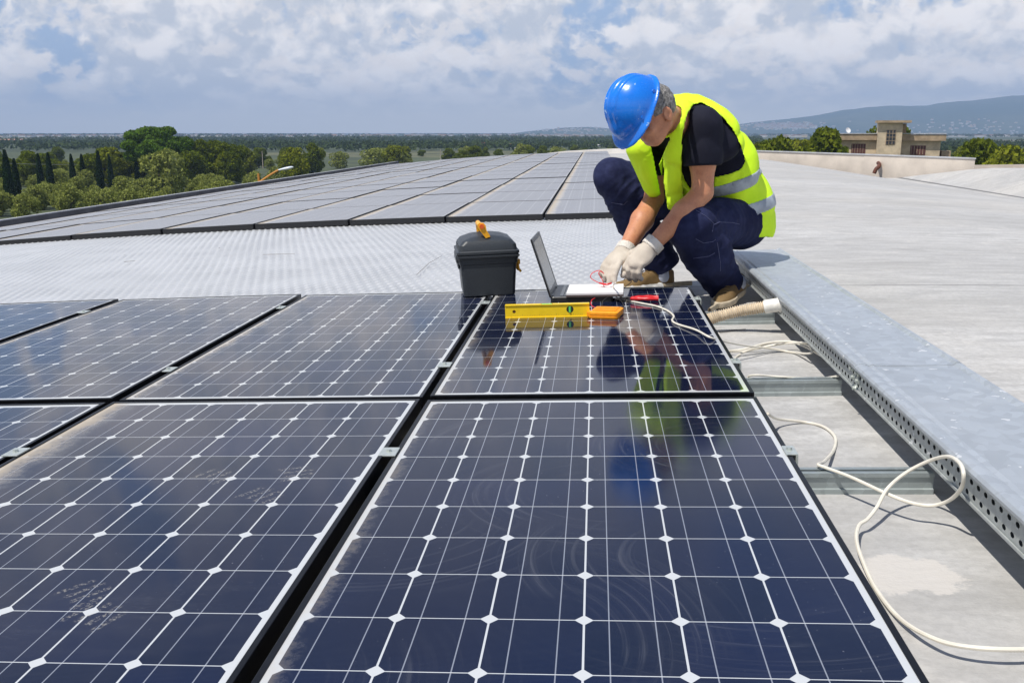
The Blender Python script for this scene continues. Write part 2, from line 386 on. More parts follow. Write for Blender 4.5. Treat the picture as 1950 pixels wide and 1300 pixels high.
# embossed sheet between the two arrays : real bumps
nx, ny = 1150, 470
U = np.linspace(-6.6, .70, nx); 
t = np.linspace(0, 1, ny); VV = 1.66 + (5.62-1.66)*t
uu, vv = np.meshgrid(U, VV)
a = np.maximum(0, -.8-uu); bb_ = np.maximum(0, vv-4)
bump_h = np.sin(2*np.pi*(uu/.052 + .04*np.sin(vv*2*np.pi/1.9)))*np.cos(2*np.pi*vv/.150)
bump_h = np.maximum(bump_h, 0)**1.3
wv = .0055*bump_h + .004*np.sin(vv*2.1+uu*.7) - .055 - .0058*a*a
P = np.stack([uu, vv, wv], -1).reshape(-1, 3)
P = CAM + (P - CP) @ MR.T
idx = np.arange(nx*ny).reshape(ny, nx)
Q = np.stack([idx[:-1, :-1], idx[:-1, 1:], idx[1:, 1:], idx[1:, :-1]], -1).reshape(-1, 4)
def fast_mesh(name, P, Q, mt, parent=None):
    me = bpy.data.meshes.new(name)
    me.vertices.add(len(P)); me.vertices.foreach_set('co', np.ascontiguousarray(P, dtype=np.float32).ravel())
    k = Q.shape[1]
    me.loops.add(Q.size); me.loops.foreach_set('vertex_index', Q.astype(np.int32).ravel())
    me.polygons.add(len(Q)); me.polygons.foreach_set('loop_start', np.arange(0, Q.size, k, dtype=np.int32))
    me.update(calc_edges=True); me.validate()
    if mt: me.materials.append(mt)
    smooth(me)
    return link(bpy.data.objects.new(name, me), parent)
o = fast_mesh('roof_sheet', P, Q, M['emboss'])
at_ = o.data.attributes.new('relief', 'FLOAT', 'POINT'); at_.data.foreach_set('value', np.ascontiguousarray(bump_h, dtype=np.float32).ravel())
tag(o, 'light grey embossed roofing sheet between the near panels and the far array', 'roofing sheet')
# twigs and litter on the sheet
for k, (x0, y0, x1, y1) in enumerate(((500, 484, 560, 483), (790, 524, 838, 488), (233, 494, 256, 492))):
    p0 = PX(x0, y0, -.045); p1 = PX(x1, y1, -.045); b = MB()
    pts = [W(p0[0]+(p1[0]-p0[0])*q + .01*math.sin(q*7+k), p0[1]+(p1[1]-p0[1])*q, -.043) for q in (0, .3, .6, 1)]
    b.tube(pts, [.0012, .0016, .0013, .0008], 6)
    o = b.build('twig', simple('dry twig', (.20, .17, .14), .8)); 
    tag(o, ('longest dry twig lying on the embossed sheet', 'thin slanting stick on the embossed sheet left of the toolbox', 'short dry twig lying far left on the embossed sheet')[k], 'twig')

# ------------------------------------------------------------------ solar panels
BL, BT, FW, FH = .0085, .016, .0095, .046
X0, X1, Y0, Y1 = -BL-FW, 6*CELL+BL+FW, -BT-FW, 12*CELL+BT+FW
def frame_mesh():
    bm_ = MB()
    def bar(x0, x1, y0, y1): bm_.box(x0, x1, y0, y1, -FH, .0018, .0012)
    bar(X0, X0+FW, Y0, Y1); bar(X1-FW, X1, Y0, Y1)
    bar(X0+FW, X1-FW, Y0, Y0+FW); bar(X0+FW, X1-FW, Y1-FW, Y1)
    return bm_
fr0 = frame_mesh().build('frame', M['frame']); FRAME = fr0.data; bpy.data.objects.remove(fr0)
FRAMEF = FRAME.copy(); FRAMEF.materials.clear(); FRAMEF.materials.append(M['frame_far'])
def glass_me(mt):
    q = MB(); q.box(X0+FW, X1-FW, Y0+FW, Y1-FW, -.006, 0.0)
    o = q.build('glass', mt); me = o.data; bpy.data.objects.remove(o); return me
GL = {k: glass_me(M[k]) for k in ('glass_clean', 'glass_shiny', 'glass_prints', 'glass_mid', 'glass_dusty', 'glass_far')}
def clamp_me(end):
    q = MB()
    if end: q.box(-.010, .012, -.025, .025, .0022, .0052, .001); q.box(.008, .013, -.025, .025, -.045, .0048, .001)
    else:
        q.box(-.018, .018, -.025, .025, .0022, .0055, .0012)
    q.cyl((0, 0, .0052), (0, 0, .0105), .0055, 6)
    o = q.build('clamp', M['clamp']); me = o.data; bpy.data.objects.remove(o); return me
CLM, CLE = clamp_me(False), clamp_me(True)
def panel(u, v, gl, label, group, clamps=(), ends=(), dz=0.0, tilt=0.0):
    r = empty('solar_panel', frame(u, v, dz) @ Matrix.Rotation(tilt, 4, 'X'))
    tag(r, label, 'solar panel', group)
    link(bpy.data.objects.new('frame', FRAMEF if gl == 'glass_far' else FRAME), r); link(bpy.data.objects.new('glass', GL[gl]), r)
    for y in clamps:
        c = link(bpy.data.objects.new('clamp', CLM), r); c.location = (X0-.0115, y, 0)
    for y in ends:
        c = link(bpy.data.objects.new('clamp', CLE), r); c.location = (X1-.001, y, 0)
    return r
VA, VB = -12*CELL, .0795
g1 = 'solar panels of the near array'
dzs = [0, .003, -.002, 0, 0, 0]
names1 = ['nearest solar panel with swirling wipe marks, its right edge over the bare roof', 'solar panel with handprints and tan dust along its left edge, left of the wiped one', 'solar panel cut off at the left picture edge in the nearest row']
for k in range(3):
    panel(-.8145*k, VA, ('glass_clean', 'glass_prints', 'glass_dusty')[k], names1[k], g1, clamps=(12*CELL-.36,), ends=(12*CELL-.36,) if k == 0 else (), dz=dzs[k])
names2 = ['solar panel that the laptop, level and cables lie on', 'solar panel in front of and under the left half of the toolbox', 'second row solar panel, two to the left of the laptop panel', 'second row solar panel, three to the left of the laptop panel', 'second row solar panel mostly cut off by the left picture edge']
for k in range(5):
    panel(-.8145*k, VB, ('glass_shiny', 'glass_mid', 'glass_mid', 'glass_dusty', 'glass_dusty')[k], names2[k], g1, clamps=(.28, 1.25), ends=(.28, 1.25) if k == 0 else (), dz=dzs[k+1]*.7)
rng = random.Random(5)
v = 5.41
for j in range(15):
    for k in range(9):
        u = -.8145*k
        lab = 'hazy grey panel of the far array, %s row back, %s column from its right side' % (ORD[j], ORD[k])
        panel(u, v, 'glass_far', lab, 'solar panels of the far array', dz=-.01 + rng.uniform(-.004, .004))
    v += 1.577 + (.07 if j in (3, 7, 11) else 0)
VEND = v
# ------------------------------------------------------------------ rails
def rail(v0, k, label, u0=-.25, u1=1.062):
    m0 = frame(0, v0, -.095); q = MB()
    pr = [(0, .0), (0, .010), (.004, .012), (.004, .034), (0, .036), (0, .0445), (.013, .0445), (.013, .036), (.010, .036), (.010, .042), (.003, .042), (.003, .036), (.0065, .034), (.0065, .012), (.030, .012), (.030, .042), (.023, .042), (.023, .0445), (.036, .0445), (.036, .0)]
    q.loft([[(u0, y, z) for y, z in pr], [(u1, y, z) for y, z in pr]])
    o = q.build('mounting_rail', M['galv_rail'], mw=m0); tag(o, label, 'rail', 'mounting rails under the near array')
rail(-.345, 0, 'galvanised mounting rail crossed by the looping white cable')
rail(.355, 1, 'galvanised mounting rail in the gap between the two panel rows')
rail(1.315, 2, 'galvanised mounting rail behind the ribbed conduit')
rail(-1.25, 3, 'galvanised mounting rail under the nearest panel')
# ------------------------------------------------------------------ perforated cable duct
VD0, VD1 = -1.9, 2.40
root = empty('cable_duct', frame(1.0, 0, 0)); tag(root, 'long galvanised cable duct with a perforated side, right of the panels', 'cable duct')
q = MB()                                    # side wall with two rows of slots
u = .047; z0, z1 = -.024, .036
bands = [(z0, -.0140, 0), (-.0140, -.0050, 1), (-.0050, .0095, 0), (.0095, .0185, 2), (.0185, z1, 0)]
pitch, hole = .0300, .0135
n_ = int((VD1-VD0)/pitch)
for (a_, b_, hk) in bands:
    if hk == 0:
        q.quad([(u, VD0, a_), (u, VD1, a_), (u, VD1, b_), (u, VD0, b_)])
    else:
        ps = .0 if hk == 1 else pitch/2
        prev = VD0
        for i in range(n_):
            h0 = VD0 + ps + i*pitch + .004; h1 = h0 + hole
            q.quad([(u, prev, a_), (u, h0, a_), (u, h0, b_), (u, prev, b_)]); prev = h1
            # rounded hole ends
            c_ = .0032
            for (hx, s_) in ((h0, 1), (h1, -1)):
                q.bm.faces.new([q.bm.verts.new(p) for p in ((u, hx, a_), (u, hx+s_*c_, a_), (u, hx, a_+c_))])
                q.bm.faces.new([q.bm.verts.new(p) for p in ((u, hx, b_), (u, hx+s_*c_, b_), (u, hx, b_-c_))])
        q.quad([(u, prev, a_), (u, VD1, a_), (u, VD1, b_), (u, prev, b_)])
q.box(u+.0002, .285, VD0, VD1, z0-.0015, z0); q.box(.284, .286, VD0, VD1, z0, z1)
q.box(u-.004, u-.0004, VD0, VD1, z0-.002, z0+.004, .001)
q.build('perforated_side', M['galv_side'], root)
def cover(v0, v1, dz):
    q = MB()
    pr = [(.045, .0285), (.040, .030), (.0345, .034), (.034, .040), (.038, .0455), (.047, .048), (.056, .047), (.068, .0425), (.078, .045), (.083, .0425), (.17, .0415), (.268, .0425), (.276, .049), (.284, .049), (.291, .041), (.298, .039), (.298, .034), (.289, .034), (.283, .043), (.277, .043), (.268, .0395), (.17, .0385), (.083, .0395), (.066, .0405), (.056, .0435), (.048, .0445), (.041, .043), (.0375, .039), (.038, .035), (.042, .0325), (.0455, .0315)]
    q.loft([[(x, v0+dz, z+dz) for x, z in pr], [(x, v1, z+dz) for x, z in pr]])
    q.build('cover', M['galv'], root, sm=True, ang=30)
cover(VD0, .175, .0); cover(.14, VD1+.004, .0022)
for (y, z) in ((.20, .022), (.185, .004), (.15, .024), (.145, .005), (.165, -.019)):
    q = MB(); q.cyl((u-.010, y, z), (u, y, z), .0055, 6); q.cyl((u-.003, y, z), (u, y, z), .009, 14)
    q.build('bolt', M['clamp'], root)
# ------------------------------------------------------------------ ribbed conduit
cp_ = [(.70, 1.11, -.060), (.80, 1.185, -.046), (.90, 1.19, -.020), (.98, 1.165, -.002), (1.028, 1.15, .008)]
pts = spline(cp_, 24); pts = [Vector(W(*p)) for p in pts]
L = [0]
for a_, b_ in zip(pts, pts[1:]): L.append(L[-1]+(b_-a_).length)
dense = []; rr = []; NN = 340
for i in range(NN):
    s_ = L[-1]*i/(NN-1); k = max(j for j in range(len(L)) if L[j] <= s_+1e-9); k = min(k, len(pts)-2)
    dense.append(pts[k].lerp(pts[k+1], (s_-L[k])/(L[k+1]-L[k]))); rr.append(.0195 + .0030*math.sin(s_*2*math.pi/.0082))
q = MB(); q.tube(dense, rr, 20)
cond = q.build('conduit', simple('beige corrugated plastic', (.62, .52, .38), .55, 0, .16, 30), sm=True, ang=80)
tag(cond, 'ribbed beige plastic conduit running from under the panel into the duct', 'conduit')
q = MB(); e0 = dense[-1]; dd = (dense[-1]-dense[-8]).normalized()
q.tube([e0-dd*.035, e0-dd*.034, e0-dd*.006, e0+dd*.012, e0+dd*.014, e0+dd*.034], [.022, .0245, .0245, .0245, .029, .029], 24)
q.build('collar', simple('white plastic collar', (.78, .76, .70), .4), cond, sm=True, ang=40)
# ------------------------------------------------------------------ cables
M['cable'] = simple('cream cable jacket', (.74, .70, .60), .42, 0, .08, 25)
def cable(name, P, r, mt, label, w0=None, cat='cable'):
    q = MB(); q.tube([Vector(W(*p)) for p in spline(P, 12)], r*.85, 8)
    o = q.build(name, mt, sm=True); return tag(o, label, cat)
def pxs(lst): return [PX(x, y, h) for x, y, h in lst]
RW = -.0905
cable('cable', pxs([(1462, 787, -.03), (1480, 797, -.07), (1530, 803, RW), (1568, 812, RW), (1590, 832, RW), (1588, 856, RW), (1570, 878, -.065), (1558, 884, -.044), (1572, 890, -.044), (1620, 908, -.044), (1685, 938, -.050), (1735, 957, -.055), (1775, 962, -.055), (1808, 952, -.035), (1830, 930, .004), (1835, 903, .036), (1827, 881, .046), (1805, 869, .040), (1770, 877, .012), (1725, 900, -.020), (1690, 930, -.040), (1670, 965, -.06), (1652, 988, -.07), (1636, 1000, -.075), (1631, 1025, -.075), (1640, 1060, -.08), (1668, 1120, RW), (1715, 1178, -.085), (1780, 1216, -.075), (1850, 1232, -.07), (1950, 1236, -.07), (2060, 1228, -.08)]), .0042, M['cable'], 'white cable looping over the rail and out at the lower right corner')
cable('cable', pxs([(1172, 538, .085), (1168, 545, .05), (1173, 556, .018), (1190, 570, .006), (1220, 577, .0055), (1250, 583, .0055), (1272, 592, .0055), (1283, 602, .0055), (1280, 610, .0055), (1290, 617, .006), (1325, 628, .010), (1352, 642, .012), (1380, 650, -.02), (1420, 658, -.05), (1470, 664, -.08), (1510, 671, RW), (1540, 673, -.062), (1546, 668, -.052), (1536, 656, -.050), (1500, 650, -.055), (1460, 653, -.06), (1420, 664, -.07), (1392, 668, -.08), (1385, 669, RW), (1420, 668, RW), (1480, 656, -.07), (1530, 652, -.045), (1556, 653, -.012)]), .0040, M['cable'], 'white cable running from the gloved hands over the panel edge to the roof coil')
cable('cable', pxs([(1395, 690, RW), (1405, 677, RW), (1435, 663, -.075), (1480, 651, -.06), (1520, 655, -.07), (1560, 675, -.06), (1590, 697, -.03), (1610, 708, -.012)]), .0038, M['cable'], 'white cable end curving from the coil towards the duct')
cable('cable', pxs([(1428, 725, -.06), (1425, 717, -.05), (1440, 714, -.04), (1470, 716, -.046), (1500, 718, -.048), (1560, 720, -.065), (1596, 716, -.04)]), .0036, M['cable'], 'short white cable lying along the rail between the two panel rows')
cable('cable', pxs([(1370, 632, RW), (1395, 629, RW), (1420, 627, -.085)]), .003, simple('dark lead', (.05, .05, .055), .6), 'short dark lead lying on the roof below the ribbed conduit')
#@@TOOLS
# ------------------------------------------------------------------ toolbox
M['plastic'] = simple('charcoal plastic', (.030, .036, .043), .42, 0, .12, 160, .0006)
M['yel'] = simple('yellow orange plastic', (.90, .42, .015), .38, 0, .06, 40)
M['orange'] = simple('orange plastic', (.85, .13, .02), .4)
tb = empty('toolbox', frame(-.030, 1.495, .0022, math.radians(11)))
tag(tb, 'dark grey plastic toolbox with a yellow handle standing on the panel edge', 'toolbox')
def rrect(x0, x1, y0, y1, z, r=.02, n=5):
    P = []
    for (cx, cy, a0) in ((x1-r, y1-r, 0), (x0+r, y1-r, 90), (x0+r, y0+r, 180), (x1-r, y0+r, 270)):
        for k in range(n+1):
            a = math.radians(a0+90*k/n); P.append((cx+r*math.cos(a), cy+r*math.sin(a), z))
    return P
D = .25
q = MB()
def ring(e, z, r=.016): return rrect(-.104-e, .104+e, -e*.6, D+e*.6, z, r)
q.loft([ring(-.006, .0), ring(.0, .004), ring(.009, .128), ring(.013, .131), ring(.015, .150), ring(.019, .153), ring(.020, .166), ring(.016, .168), ring(.012, .168)])
q.build('body', M['plastic'], tb, sm=True, ang=28)
q = MB()
q.loft([ring(.014, .1685), ring(.022, .1705), ring(.022, .180), ring(.014, .184), ring(.010, .206, .02), ring(-.004, .222, .025), ring(-.040, .236, .03), ring(-.070, .241, .03)])
for k in range(3): q.box(-.118, -.1085, .05+.06*k, .085+.06*k, .185, .205, .002)
q.build('lid', M['plastic'], tb, sm=True, ang=24)
q = MB()                                    # side carrying wing + rib on the left end
q.box(-.128, -.114, .03, .22, .135, .166, .004); q.box(-.121, -.112, .05, .20, .108, .135, .004)
q.box(-.125, .125, -.0165, -.0125, .158, .165, .001)
q.build('rib', M['plastic'], tb)
q = MB()                                    # handle, folded up, seen end-on
q.tube([(-.020, .03, .268), (-.022, .04, .276), (-.022, .22, .276), (-.020, .235, .262), (-.018, .235, .238)], .0105, 12)
rr_h = lambda y: [(-.006, y, .232), (.012, y, .236), (.010, y, .244), (-.001, y, .262), (-.004, y, .283), (-.012, y, .292), (-.030, y, .293), (-.038, y, .287), (-.036, y, .274)]
q.loft([rr_h(.012), rr_h(.034)])
hd = q.build('handle', M['yel'], tb, sm=True, ang=40)
q = MB(); q.cyl((-.020, .0125, .279), (-.020, .007, .279), .0095, 20); q.build('cap', M['orange'], hd, sm=True)
q = MB(); q.box(.118, .130, .09, .13, .120, .140, .003); q.box(.117, .124, .09, .13, .095, .125, .002); q.tube([(.120, .10, .10), (.128, .10, .088), (.138, .10, .085)], .0045, 8)
q.build('latch', M['yel'], tb); q = MB()
q.box(.118, .130, .02, .05, .120, .140, .003); q.tube([(.120, .035, .13), (.124, .035, .10), (.133, .035, .088)], .005, 8)
q.build('latch', M['yel'], tb)
# ------------------------------------------------------------------ laptop
M['lap'] = simple('black laptop shell', (.018, .019, .021), .35, 0, .2, 60)
M['bezel'] = simple('grey screen bezel', (.16, .17, .18), .35, .3, .1, 60)
M['screen'] = mat('dark glossy screen', None, (.12, .135, .14), .16)
lt = empty('laptop', frame(.222, 1.325, .0022, math.radians(-2)))
tag(lt, 'open laptop on the panel, its thin screen leaning back beside the toolbox', 'laptop')
LW, LB, LH = .29, .235, .222
q = MB(); q.loft([rrect(0, LB, 0, LW, 0, .012), rrect(0, LB, 0, LW, .018, .012), rrect(.002, LB-.002, .002, LW-.002, .0205, .012)])
bs = q.build('base', M['lap'], lt)
q = MB()
for r_ in range(6):
    for c_ in range(14):
        q.box(.035+r_*.0165, .035+r_*.0165+.014, .02+c_*.0182, .02+c_*.0182+.0155, .0206, .0226, .001)
q.build('keyboard', M['bezel'], bs)
q = MB(); q.box(.16, .215, .10, .19, .0206, .0210, .0); q.build('touchpad', M['bezel'], bs)
tilt = math.radians(-17)
lid = empty('screen_lid', Matrix.Identity(4)); lid.parent = lt; lid.matrix_basis = Matrix.Translation((.004, 0, .019)) @ Matrix.Rotation(tilt, 4, 'Y')
q = MB(); q.box(-.007, 0, 0, LW, 0, LH+.012, .003)
sl_ = q.build('lid_shell', M['lap']); sl_.parent = lid
q = MB()
for (y0, y1, z0_, z1_) in ((0, LW, 0, .022), (0, LW, LH-.004, LH+.012), (0, .016, .022, LH-.004), (LW-.016, LW, .022, LH-.004)): q.box(.0004, .0018, y0, y1, z0_, z1_)
q.cyl((.0015, LW*.5, LH+.003), (.0026, LW*.5, LH+.003), .003, 10)
z_ = q.build('bezel', M['bezel']); z_.parent = lid
q = MB(); q.box(.0004, .0010, .016, LW-.016, .022, LH-.004); z_ = q.build('display', M['screen']); z_.parent = lid
q = MB(); q.cyl((.004, .02, .018), (.004, .07, .018), .007, 12); q.cyl((.004, .22, .018), (.004, .27, .018), .007, 12); q.build('hinge', M['lap'], lt, sm=True)
# ------------------------------------------------------------------ notepad
np_ = empty('notepad', frame(.284, 1.318, .0300, math.radians(-2)))
tag(np_, 'white paper pad lying on the laptop keyboard', 'notepad')
q = MB(); q.box(0, .215, 0, .20, 0, .0085, .0008); q.build('pages', simple('white paper', (.82, .80, .79), .8, 0, .03, 20), np_)
q = MB(); q.box(-.001, .216, -.001, .201, -.0072, -.0002); q.build('cover', simple('dark card', (.10, .075, .07), .7), np_)
# ------------------------------------------------------------------ spirit level
lv = empty('spirit_level', frame(.0775, 1.030, .0015, math.radians(1.2)))
tag(lv, 'yellow spirit level standing on edge on the panel in front of the laptop', 'spirit level')
LL, LHt, LT = .296, .0475, .021
M['lvl'] = simple('yellow painted aluminium', (.90, .62, .012), .33, 0, .04, 30)
# body with real holes: front and back web built round the two vial windows
def web(q, y):
    holes = [(.0315, .0235, .0058), (.228, .0275, .0125)]
    xs = [0.0]
    for (cx, cz, r) in holes: xs += [cx-r-.004, cx+r+.004]
    xs.append(LL)
    for i in range(0, len(xs), 2): q.quad([(xs[i], y, .003), (xs[i+1], y, .003), (xs[i+1], y, LHt-.003), (xs[i], y, LHt-.003)])
    for (cx, cz, r) in holes:
        x0, x1, z0, z1 = cx-r-.004, cx+r+.004, .003, LHt-.003; n = 32; ci = []; sq = []
        for k in range(n):
            a = 2*math.pi*k/n; c_, s_ = math.cos(a), math.sin(a); ci.append(q.bm.verts.new((cx+r*c_, y, cz+r*s_)))
            tx = (x1-cx)/c_ if c_ > 1e-6 else ((x0-cx)/c_ if c_ < -1e-6 else 1e9); tz = (z1-cz)/s_ if s_ > 1e-6 else ((z0-cz)/s_ if s_ < -1e-6 else 1e9)
            t_ = min(tx, tz); sq.append(q.bm.verts.new((cx+t_*c_, y, cz+t_*s_)))
        for k in range(n): q.bm.faces.new((ci[k], ci[(k+1) % n], sq[(k+1) % n], sq[k]))
        for (xx, zz) in ((x0, z0), (x1, z0), (x1, z1), (x0, z1)): pass
q = MB(); web(q, .003); web(q, LT-.003)
q.box(0, LL, 0, LT, 0, .0032, .0006)
q.box(0, .126, 0, LT, LHt-.0032, LHt, .0006); q.box(.168, LL, 0, LT, LHt-.0032, LHt, .0006)
q.box(.126, .168, 0, .004, LHt-.0032, LHt, .0003); q.box(.126, .168, LT-.004, LT, LHt-.0032, LHt, .0003)
q.quad([(0, .003, .003), (0, LT-.003, .003), (0, LT-.003, LHt-.003), (0, .003, LHt-.003)]); q.quad([(LL, .003, .003), (LL, LT-.003, .003), (LL, LT-.003, LHt-.003), (LL, .003, LHt-.003)])
q.build('body', M['lvl'], lv)
M['vial'] = mat('green vial liquid', None, (.12, .62, .16), .15)
q = MB(); q.cyl((.228, .004, .0275), (.228, .017, .0275), .0128, 32); hs = q.build('vial_housing', M['lap'], lv, sm=True)
q = MB(); q.cyl((.228, .0035, .0175), (.228, .0035, .0375), .0045, 14); q.build('vial', M['vial'], hs, sm=True)
q = MB(); q.cyl((.129, LT/2, LHt-.0035), (.165, LT/2, LHt-.0035), .0045, 14); q.build('vial', M['vial'], lv, sm=True)
q = MB(); q.cyl((.0315, .006, .0235), (.0315, .015, .0235), .0058, 20); q.build('hanging_hole', simple('brown shade ring', (.22, .09, .03), .6), lv, sm=True)
q = MB()
for k in range(41):
    x = .03 + k*.006; q.box(x, x+.0007, .0026, .0029, .0075, .0105 if k % 5 else .013)
q.build('scale_mark', simple('grey print', (.25, .20, .08), .7), lv)
# ------------------------------------------------------------------ yellow holder (bumper case)
cs = empty('meter_holster', frame(.372, 1.000, .0016, math.radians(-14)))
tag(cs, 'small orange-yellow plastic holster lying flat at the right end of the level', 'tool case')
q = MB()
q.loft([rrect(0, .098, 0, .105, 0, .010), rrect(-.002, .100, -.002, .107, .004, .010), rrect(-.002, .100, -.002, .107, .0095, .010), rrect(.000, .098, .000, .105, .0105, .010), rrect(.000, .098, .000, .105, .0135, .010), rrect(-.002, .100, -.002, .107, .0145, .010), rrect(-.002, .100, -.002, .107, .022, .010), rrect(.004, .094, .004, .101, .0255, .010)])
M['yel2'] = simple('orange bumper plastic', (.90, .33, .010), .4, 0, .08, 50)
q.build('body', M['yel2'], cs, sm=True, ang=30)
q = MB()
for k in range(3): q.box(.008, .090, .018+.026*k, .030+.026*k, .0255, .0290, .0010)
q.box(-.012, .002, .012, .045, .003, .022, .003)
q.build('ridge', M['yel2'], cs)
# ------------------------------------------------------------------ pliers
M['red'] = simple('red rubber grip', (.62, .015, .02), .35, 0, .08, 60)
M['steel'] = simple('dark tool steel', (.10, .10, .105), .35, .8, .2, 60)
def pliers(u, v, h, rz, label, s=1.0, open_=.012):
    r = empty('pliers', frame(u, v, h, rz) @ Matrix.Scale(s, 4)); tag(r, label, 'pliers')
    q = MB(); q.cyl((0, 0, .002), (0, 0, .014), .010, 18)
    for s_ in (1, -1): q.loft([[(-.01, s_*.002, .003), (-.01, s_*.010, .003), (-.01, s_*.010, .013), (-.01, s_*.002, .013)], [(-.055, s_*.0008, .005), (-.055, s_*.0035, .005), (-.055, s_*.0035, .010), (-.055, s_*.0008, .010)]])
    q.build('jaw', M['steel'], r)
    for s_ in (1, -1):
        q = MB(); pts = [Vector((.006, s_*.004, .008)), Vector((.03, s_*(.006+open_*.6), .009)), Vector((.07, s_*(.010+open_), .009)), Vector((.115, s_*(.006+open_*1.1), .008))]
        ps = spline(pts, 6); q.tube(ps, [.0050+.0022*math.sin(min(1, k/6)*1.57)+.0008*math.sin(k*1.1) for k in range(len(ps))], 12); q.build('handle', M['red'], r, sm=True)
    return r
pliers(.520, 1.305, .008, math.radians(-3), 'pliers with red grips lying behind the white cable, under the gloves', .95)
# ------------------------------------------------------------------ thin leads in the hands
M['redwire'] = simple('red wire', (.75, .03, .04), .4); M['blk'] = simple('black wire', (.02, .02, .02), .4)
def lead(P, r, mt, label):
    q = MB(); q.tube(spline([Vector(at(*p)) for p in P], 10), r, 7); return tag(q.build('test_lead', mt, sm=True), label, 'wire')
lead([(1163, 541, 3.60), (1148, 541, 3.58), (1126, 530, 3.56), (1128, 520, 3.56), (1142, 515, 3.56), (1150, 521, 3.57), (1144, 517, 3.57), (1140, 521, 3.57), (1147, 533, 3.575), (1150, 545, 3.58), (1149, 556, 3.55), (1150, 562, 3.52), (1132, 568, 3.47), (1126, 573, 3.44), (1127, 582, 3.38), (1141, 590, 3.30), (1140, 596, 3.24), (1134, 598, 3.22)], .0016, M['redwire'], 'thin red wire looping round the fingertips and down to the yellow holster')
lead([(1142, 539, 3.60), (1150, 541, 3.57), (1158, 541, 3.56), (1164, 539, 3.58)], .0040, M['red'], 'thick red probe held between the gloved fingers')
lead([(1146, 582, 3.33), (1149, 572, 3.42), (1166, 560, 3.50), (1180, 553, 3.56), (1195, 543, 3.60), (1203, 536, 3.64)], .0016, M['blk'], 'thin black wire hanging from the gloved hands behind the white cable')
lead([(1166, 560, 3.52), (1180, 570, 3.44), (1187, 581, 3.38), (1186, 598, 3.22), (1178, 603, 3.17)], .0018, M['blk'], 'thin black wire lying on the panel right of the holster')
#@@MAN
# ------------------------------------------------------------------ signed-distance modelling for the worker
def ell(P, c, r, R=None):
    d = P - np.asarray(c, float)
    if R is not None: d = d @ np.asarray(R, float).T
    r = np.asarray(r, float); k0 = np.linalg.norm(d/r, axis=-1); k1 = np.linalg.norm(d/(r*r), axis=-1)
    return k0*(k0-1.0)/np.maximum(k1, 1e-9)
def cone(P, a, b, ra, rb, flat=None):
    a = np.asarray(a, float); b = np.asarray(b, float); pa = P-a; ba = b-a
    h = np.clip(pa@ba/(ba@ba), 0, 1); e = pa - h[..., None]*ba
    if flat is not None:                     # (axis, factor): squash along an axis
        ax, k = flat; ax = np.asarray(ax)/np.linalg.norm(ax); q = e@ax; e = e + (q/k-q)[..., None]*ax
    return np.linalg.norm(e, axis=-1) - (ra+(rb-ra)*h)
def chain(P, pts, rs, k=.01, flat=None):
    d = None
    for i in range(len(pts)-1):
        q = cone(P, pts[i], pts[i+1], rs[i], rs[i+1], flat); d = q if d is None else smin(d, q, k)
    return d
def smin(a, b, k):
    h = np.clip(.5+.5*(b-a)/k, 0, 1); return b+(a-b)*h - k*h*(1-h)
def smax(a, b, k): return -smin(-a, -b, k)
